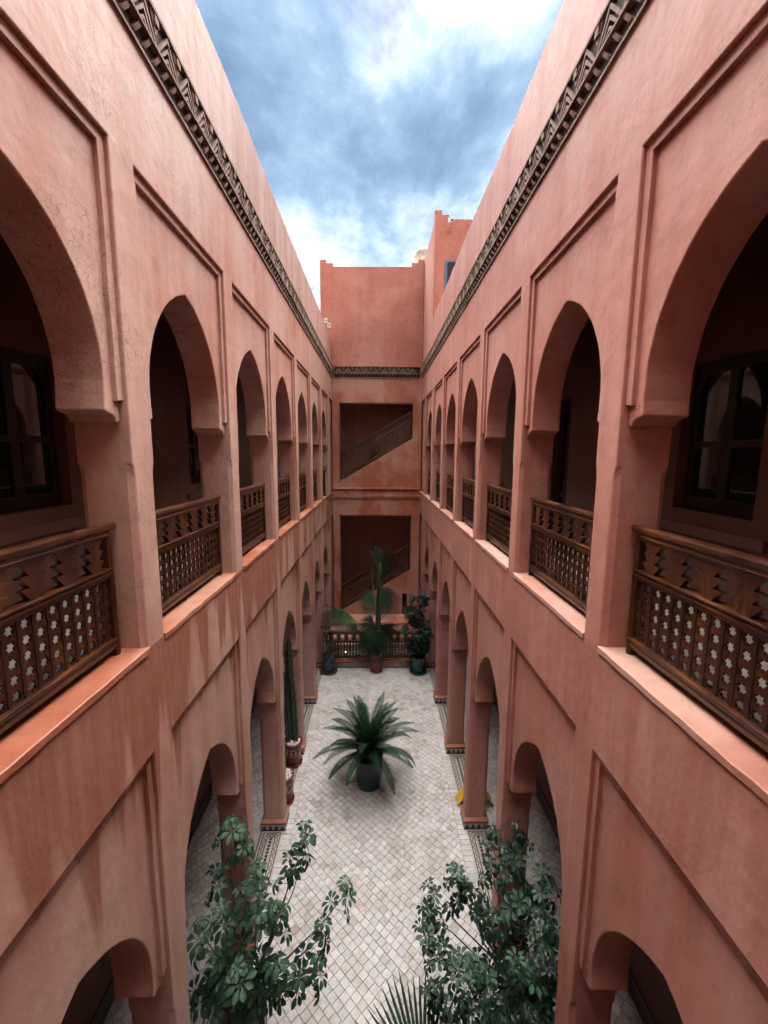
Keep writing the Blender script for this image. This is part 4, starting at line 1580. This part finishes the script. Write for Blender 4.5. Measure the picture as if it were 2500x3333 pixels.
# sago palm in the middle of the court
SX, SY = -0.16, 9.42
sg = thing('potted_sago_palm', 'sago palm with arching feathery fronds in a dark teal pot mid-courtyard', 'plant', (SX, SY, ZF))
zt = add_pot(sg, SX, SY, 0.335, 0.80, M['teal_dark'], rim=0.015)
q = MB()
q.lathe([(0.12, zt - 0.03), (0.16, zt + 0.06), (0.15, zt + 0.16), (0.08, zt + 0.24), (0.02, zt + 0.26)], SX, SY, 14)
q.build('trunk', M['bark'], sg, smooth=True)
rr = random.Random(4)
for i in range(36):
    tier = i / 36
    yaw = i * 2.39996 + rr.uniform(-.15, .15)
    pitch = R_(84) - tier ** 1.25 * R_(80) + rr.uniform(-.08, .08)
    L = 1.16 + 0.18 * math.sin(tier * 3.1) + rr.uniform(-.12, .08)
    q = MB()
    frond(q, (SX + 0.05 * math.cos(yaw), SY + 0.05 * math.sin(yaw), zt + 0.22 - 0.12 * tier), yaw, pitch, L, R_(40) + tier * R_(36) + rr.uniform(-.15, .2), 100 + i)
    q.build('frond', M['sago'], sg, norm=False)


def fan_leaf(root, stem0, hub, nrm, axis, rad, nseg=26, spread=R_(255), droop=0.15, seed=0, petr=0.012, arch=0.15):
    r = random.Random(seed)
    hub, nrm, axis = Vector(hub), Vector(nrm).normalized(), Vector(axis)
    axis = (axis - nrm * axis.dot(nrm)).normalized()
    side = nrm.cross(axis)
    mb = MB()
    for i in range(nseg):
        a = -spread / 2 + spread * (i + 0.5) / nseg
        da = spread / nseg * 0.5
        L = rad * (0.72 + 0.28 * math.cos(a * 0.55)) * r.uniform(0.93, 1.05)

        def pt(t, off, lift):
            ang = a + off
            d = axis * math.cos(ang) + side * math.sin(ang)
            return hub + d * (L * t) + nrm * lift + Vector((0, 0, -droop * L * t * t))
        ridge = 0.018 * rad
        rows_ = []
        for t, w in ((0.02, 1.0), (0.30, 1.0), (0.52, 0.90), (0.76, 0.52), (1.0, 0.04)):
            rows_.append((pt(t, -da * w, -ridge * t), pt(t, 0, ridge * t * 1.6), pt(t, da * w, -ridge * t)))
        bi = len(mb.v)
        for q_ in rows_:
            mb.v += [tuple(v) for v in q_]
        for j in range(len(rows_) - 1):
            for k in (0, 1):
                a0 = bi + j * 3 + k
                mb.f.append((a0, a0 + 1, a0 + 4, a0 + 3))
                mb.c.append(None)
    lf = mb.build('leaf', M['fan'], root, norm=False)
    if stem0 is not None:
        s0 = Vector(stem0)
        q = MB()
        mid = (s0 + hub) / 2 + Vector((0, 0, arch))
        pts = [s0 * (1 - t) ** 2 + mid * 2 * t * (1 - t) + hub * t * t for t in [i / 8 for i in range(9)]]
        q.tube(pts, [petr * (1.25 - 0.6 * i / 8) for i in range(9)], 6)
        q.build('petiole', M['petiole'], lf)
    return lf


# cactus column with fan palm leaves at the back
PX0, PY0 = 0.02, 14.9
fp = thing('potted_palm', 'tall dark column trunk with fan palm leaves in a red pot of white pebbles', 'plant', (PX0, PY0, ZF))
add_pot(fp, PX0, PY0, 0.225, 0.62, M['redpot'], fill='pebble', seed=2, saucer=M['redpot'], srad=1.08)
q = MB()
zlist = [-7.62 + i * 0.19 for i in range(20)]
b0 = len(q.v)
n = 10
for i, z in enumerate(zlist):
    t = i / (len(zlist) - 1)
    cx_, cy_ = 0.055 + 0.07 * t + 0.012 * math.sin(i * 1.1), PY0 - 0.02 + 0.02 * math.sin(i * 0.7)
    r = (0.085 + 0.035 * math.sin(min(1, t * 2.2) * math.pi * 0.5) - 0.035 * t) * (1 + 0.10 * math.sin(i * 2.3))
    if i == len(zlist) - 1:
        r *= 0.5
    for k in range(n):
        rk = r * (1.0 if k % 2 else 0.74)
        q.v.append((cx_ + rk * math.cos(k * 2 * math.pi / n), cy_ + rk * math.sin(k * 2 * math.pi / n), z))
for i in range(len(zlist) - 1):
    for k in range(n):
        k2 = (k + 1) % n
        q.f.append((i * n + k, i * n + k2, (i + 1) * n + k2, (i + 1) * n + k))
q.f.append(tuple((len(zlist) - 1) * n + k for k in range(n)))
q.c = [None] * len(q.f)
q.build('trunk', M['cactus'], fp)
S0 = (0.05, 15.02, -6.2)
fan_leaf(fp, (0.08, 15.0, -5.5), (0.20, 14.98, -4.70), (-0.5, -0.85, 0.1), (0.16, 0.05, 1), 1.28, 22, R_(70), 0.0, 1)
fan_leaf(fp, (-0.05, 15.0, -6.0), (-1.17, 14.85, -5.77), (-0.25, -0.75, 0.55), (-0.45, -0.2, -0.9), 0.95, 30, R_(165), 0.05, 2, arch=0.42)
fan_leaf(fp, S0, (-0.03, 14.97, -5.27), (-0.2, -0.8, 0.55), (-0.75, -0.1, -0.15), 0.72, 26, R_(150), 0.32, 3)
fan_leaf(fp, S0, (0.18, 14.97, -5.25), (0.2, -0.8, 0.6), (0.9, -0.2, 0.05), 0.80, 28, R_(190), 0.42, 4)
fan_leaf(fp, S0, (-0.06, 14.93, -6.35), (-0.2, -0.9, 0.3), (-0.5, -0.2, -0.35), 0.85, 30, R_(230), 0.50, 5)
fan_leaf(fp, S0, (0.16, 14.95, -6.40), (0.3, -0.9, 0.3), (0.45, -0.2, -0.8), 0.98, 28, R_(150), 0.25, 6)
fan_leaf(fp, S0, (-0.10, 14.92, -6.55), (-0.2, -0.9, 0.2), (-0.3, -0.2, -0.9), 1.0, 22, R_(80), 0.15, 7)
fan_leaf(fp, (0.08, 15.0, -6.3), (1.02, 14.8, -5.62), (0.2, -0.7, 0.6), (0.8, -0.2, -0.55), 0.62, 22, R_(110), 0.15, 8, arch=0.3)
fan_leaf(fp, (0.08, 15.0, -6.4), (0.95, 14.75, -6.35), (0.2, -0.7, 0.6), (0.75, -0.2, -0.5), 0.45, 20, R_(140), 0.3, 9, arch=0.25)
fan_leaf(fp, (-0.03, 15.0, -6.4), (-0.72, 14.8, -6.28), (-0.2, -0.7, 0.6), (-0.7, -0.2, -0.6), 0.42, 18, R_(120), 0.3, 10, arch=0.15)
q = MB()
q.tube([(-0.09, 14.98, -5.3), (-0.15, 15.0, -4.7), (-0.214, 15.0, -3.99)], [0.022, 0.017, 0.004], 6)
q.build('spear_leaf', M['petiole'], fp)

# fan palm just below the viewpoint; only the tips of its top leaf rise into view
fq = thing('potted_fan_palm', 'fan palm leaf tips rising at the bottom edge of the picture', 'plant', (0.30, 3.6, ZF))
add_pot(fq, 0.30, 3.6, 0.3, 0.55, M['teal_dark'])
q = MB()
q.tube([(0.3, 3.6, ZF + 0.45), (0.31, 3.6, ZF + 0.9), (0.3, 3.62, ZF + 1.2)], [0.09, 0.08, 0.06], 10)
q.build('trunk', M['bark'], fq, smooth=True)
fan_leaf(fq, (0.3, 3.62, -7.0), (0.54, 3.60, -6.88), (0.0, -0.62, 0.78), (-0.03, 0.80, 0.62), 0.92, 32, R_(165), 0.02, 21)
fan_leaf(fq, (0.3, 3.6, -7.0), (0.05, 3.35, -6.8), (-0.5, -0.3, 0.8), (-0.8, -0.4, 0.1), 0.6, 26, R_(200), 0.2, 22)
fan_leaf(fq, (0.3, 3.6, -7.0), (0.65, 3.3, -6.8), (0.5, -0.3, 0.8), (0.8, -0.4, 0.1), 0.6, 26, R_(200), 0.2, 23)


def cactus_column(mb, pts, r, seed):
    rr_ = random.Random(seed)
    n = 10
    P_ = [Vector(p) for p in pts]
    # resample
    path = []
    for a, b_ in zip(P_, P_[1:]):
        m_ = max(2, int((b_ - a).length / 0.07))
        path += [a.lerp(b_, i / m_) for i in range(m_)]
    path.append(P_[-1])
    bi = len(mb.v)
    for i, p in enumerate(path):
        t = i / (len(path) - 1)
        rad_ = r * (1 - 0.25 * t) * (1 if t < 0.96 else 0.45)
        w = 1 + 0.14 * math.sin(i * 1.7) + rr_.uniform(-.06, .06)
        for k in range(n):
            rk = rad_ * (w if k % 2 else 0.52)
            mb.v.append((p.x + rk * math.cos(k * 2 * math.pi / n), p.y + rk * math.sin(k * 2 * math.pi / n), p.z))
    for i in range(len(path) - 1):
        for k in range(n):
            k2 = (k + 1) % n
            mb.f.append((bi + i * n + k, bi + i * n + k2, bi + (i + 1) * n + k2, bi + (i + 1) * n + k))
            mb.c.append(None)
    mb.f.append(tuple(bi + (len(path) - 1) * n + k for k in range(n)))
    mb.c.append(None)


CX, CY = -2.20, 10.15
ct = thing('potted_cactus', 'tall ribbed cactus in a red relief pot of pebbles inside the left arcade', 'plant', (CX, CY, ZF))
add_pot(ct, CX, CY, 0.225, 0.62, M['redpot'], fill='pebble', relief=True, seed=3, saucer=M['redpot'], srad=1.10)
for i, pp in enumerate(([(-2.12, 10.15, -7.6), (-2.14, 10.15, -6.6), (-2.20, 10.17, -5.6), (-2.25, 10.18, -4.72)], [(-2.26, 10.2, -7.6), (-2.28, 10.2, -6.6), (-2.28, 10.2, -5.35)], [(-2.30, 10.1, -7.6), (-2.36, 10.1, -6.2), (-2.36, 10.1, -5.6)])):
    q = MB()
    cactus_column(q, pp, (0.085, 0.075, 0.07)[i], i)
    q.build('column', M['cactus'], ct)
rp = thing('flower_pot', 'red glazed pot of white pebbles half hidden behind a left pier', 'pot', (-2.16, 8.92, ZF))
add_pot(rp, -2.16, 8.92, 0.215, 0.66, M['redpot'], fill='pebble', relief=True, seed=5, saucer=M['redpot'], srad=1.10)

# ------------------------------------------------------------------ yellow floor signs
def floor_sign(label, loc, rz, spread, text=True):
    root = thing('floor_sign', label, 'sign', loc, rz, group='yellow folding floor signs')
    Hh, wd = 0.66, 0.30
    base = Matrix.Translation(loc) @ Matrix.Rotation(rz, 4, 'Z')
    for s_ in (-1, 1):
        th = math.atan2(spread / 2, Hh)
        q = MB()
        poly = [(-wd / 2, 0.03), (-wd / 2 + .03, 0), (-wd / 2 + .08, 0), (-wd / 2 + .10, 0.04), (wd / 2 - .10, 0.04), (wd / 2 - .08, 0), (wd / 2 - .03, 0), (wd / 2, 0.03), (wd / 2 - 0.03, 0.70), (wd / 2 - 0.06, 0.73), (-wd / 2 + 0.06, 0.73), (-wd / 2 + 0.03, 0.70)]
        Lh = math.hypot(Hh, spread / 2)
        k = Lh / 0.73

        def fn(a, c, d, s_=s_, th=th, k=k):
            c *= k
            return base @ Vector((s_ * (spread / 2 - c * math.sin(th) + d * math.cos(th)), a, c * math.cos(th) + d * math.sin(th)))
        q.prism(poly, fn, -0.008, 0.008)
        pn = q.build('panel', M['yellow'], root, bevel=0.004)
        if text:
            cu = bpy.data.curves.new('lettering', 'FONT')
            cu.body = 'WET'
            cu.size = 0.15
            cu.align_x = 'CENTER'
            cu.extrude = 0.001
            tmp = bpy.data.objects.new('lettering_src', cu)
            COL.objects.link(tmp)
            dg = bpy.context.evaluated_depsgraph_get()
            me = bpy.data.meshes.new_from_object(tmp.evaluated_get(dg))
            bpy.data.objects.remove(tmp)
            for v in me.vertices:
                p = fn(-s_ * -v.co.x, 0.42 + v.co.y, 0.010 + v.co.z)
                v.co = p
            me.materials.clear()
            me.materials.append(M['ink'])
            place('lettering', me, pn)
    return root


floor_sign('yellow folding floor sign standing round a right-hand pier', (2.36, 8.84, ZF), 0.0, 0.86)
floor_sign('yellow floor sign at the far left arcade by the brown saucer', (-2.42, 13.78, ZF), 0.0, 0.72, False)

# ------------------------------------------------------------------ small things
st_ = thing('iron_stand', 'dark iron stand with a ring top in the seventh upper arch of the left wall', 'stand', (-2.12, 16.95, ZS))
q = MB()
q.tube([(-2.12, 16.95, ZS), (-2.12, 16.95, ZS + 0.95)], 0.03, 8)
q.lathe([(0.10, ZS), (0.10, ZS + 0.02), (0.03, ZS + 0.05)], -2.12, 16.95, 12)
q.build('post', M['metal'], st_)
q = MB()
pts = [(-2.12 + 0.0 * k, 16.95 + 0.10 * math.cos(k * math.pi / 8), ZS + 1.07 + 0.11 * math.sin(k * math.pi / 8)) for k in range(17)]
pts = [(-2.12 + 0.07 * math.cos(k * math.pi / 8), 16.95 + 0.06 * math.cos(k * math.pi / 8), ZS + 1.06 + 0.11 * math.sin(k * math.pi / 8)) for k in range(17)]
q.tube(pts, 0.024, 8, False)
q.build('ring', M['metal'], st_)
lm = thing('floor_lamp', 'tiny glowing lamp behind the ground-floor balustrade', 'lamp', (-1.2, 15.6, ZF))
q = MB()
q.lathe([(0.03, ZF), (0.02, ZF + 0.02), (0.012, ZF + 0.36)], -1.2, 15.6, 8)
q.build('stem', M['metal'], lm)
q = MB()
q.lathe([(0.01, ZF + 0.36), (0.022, ZF + 0.385), (0.022, ZF + 0.40), (0.01, ZF + 0.43)], -1.2, 15.6, 10)
q.build('bulb', M['glow'], lm)
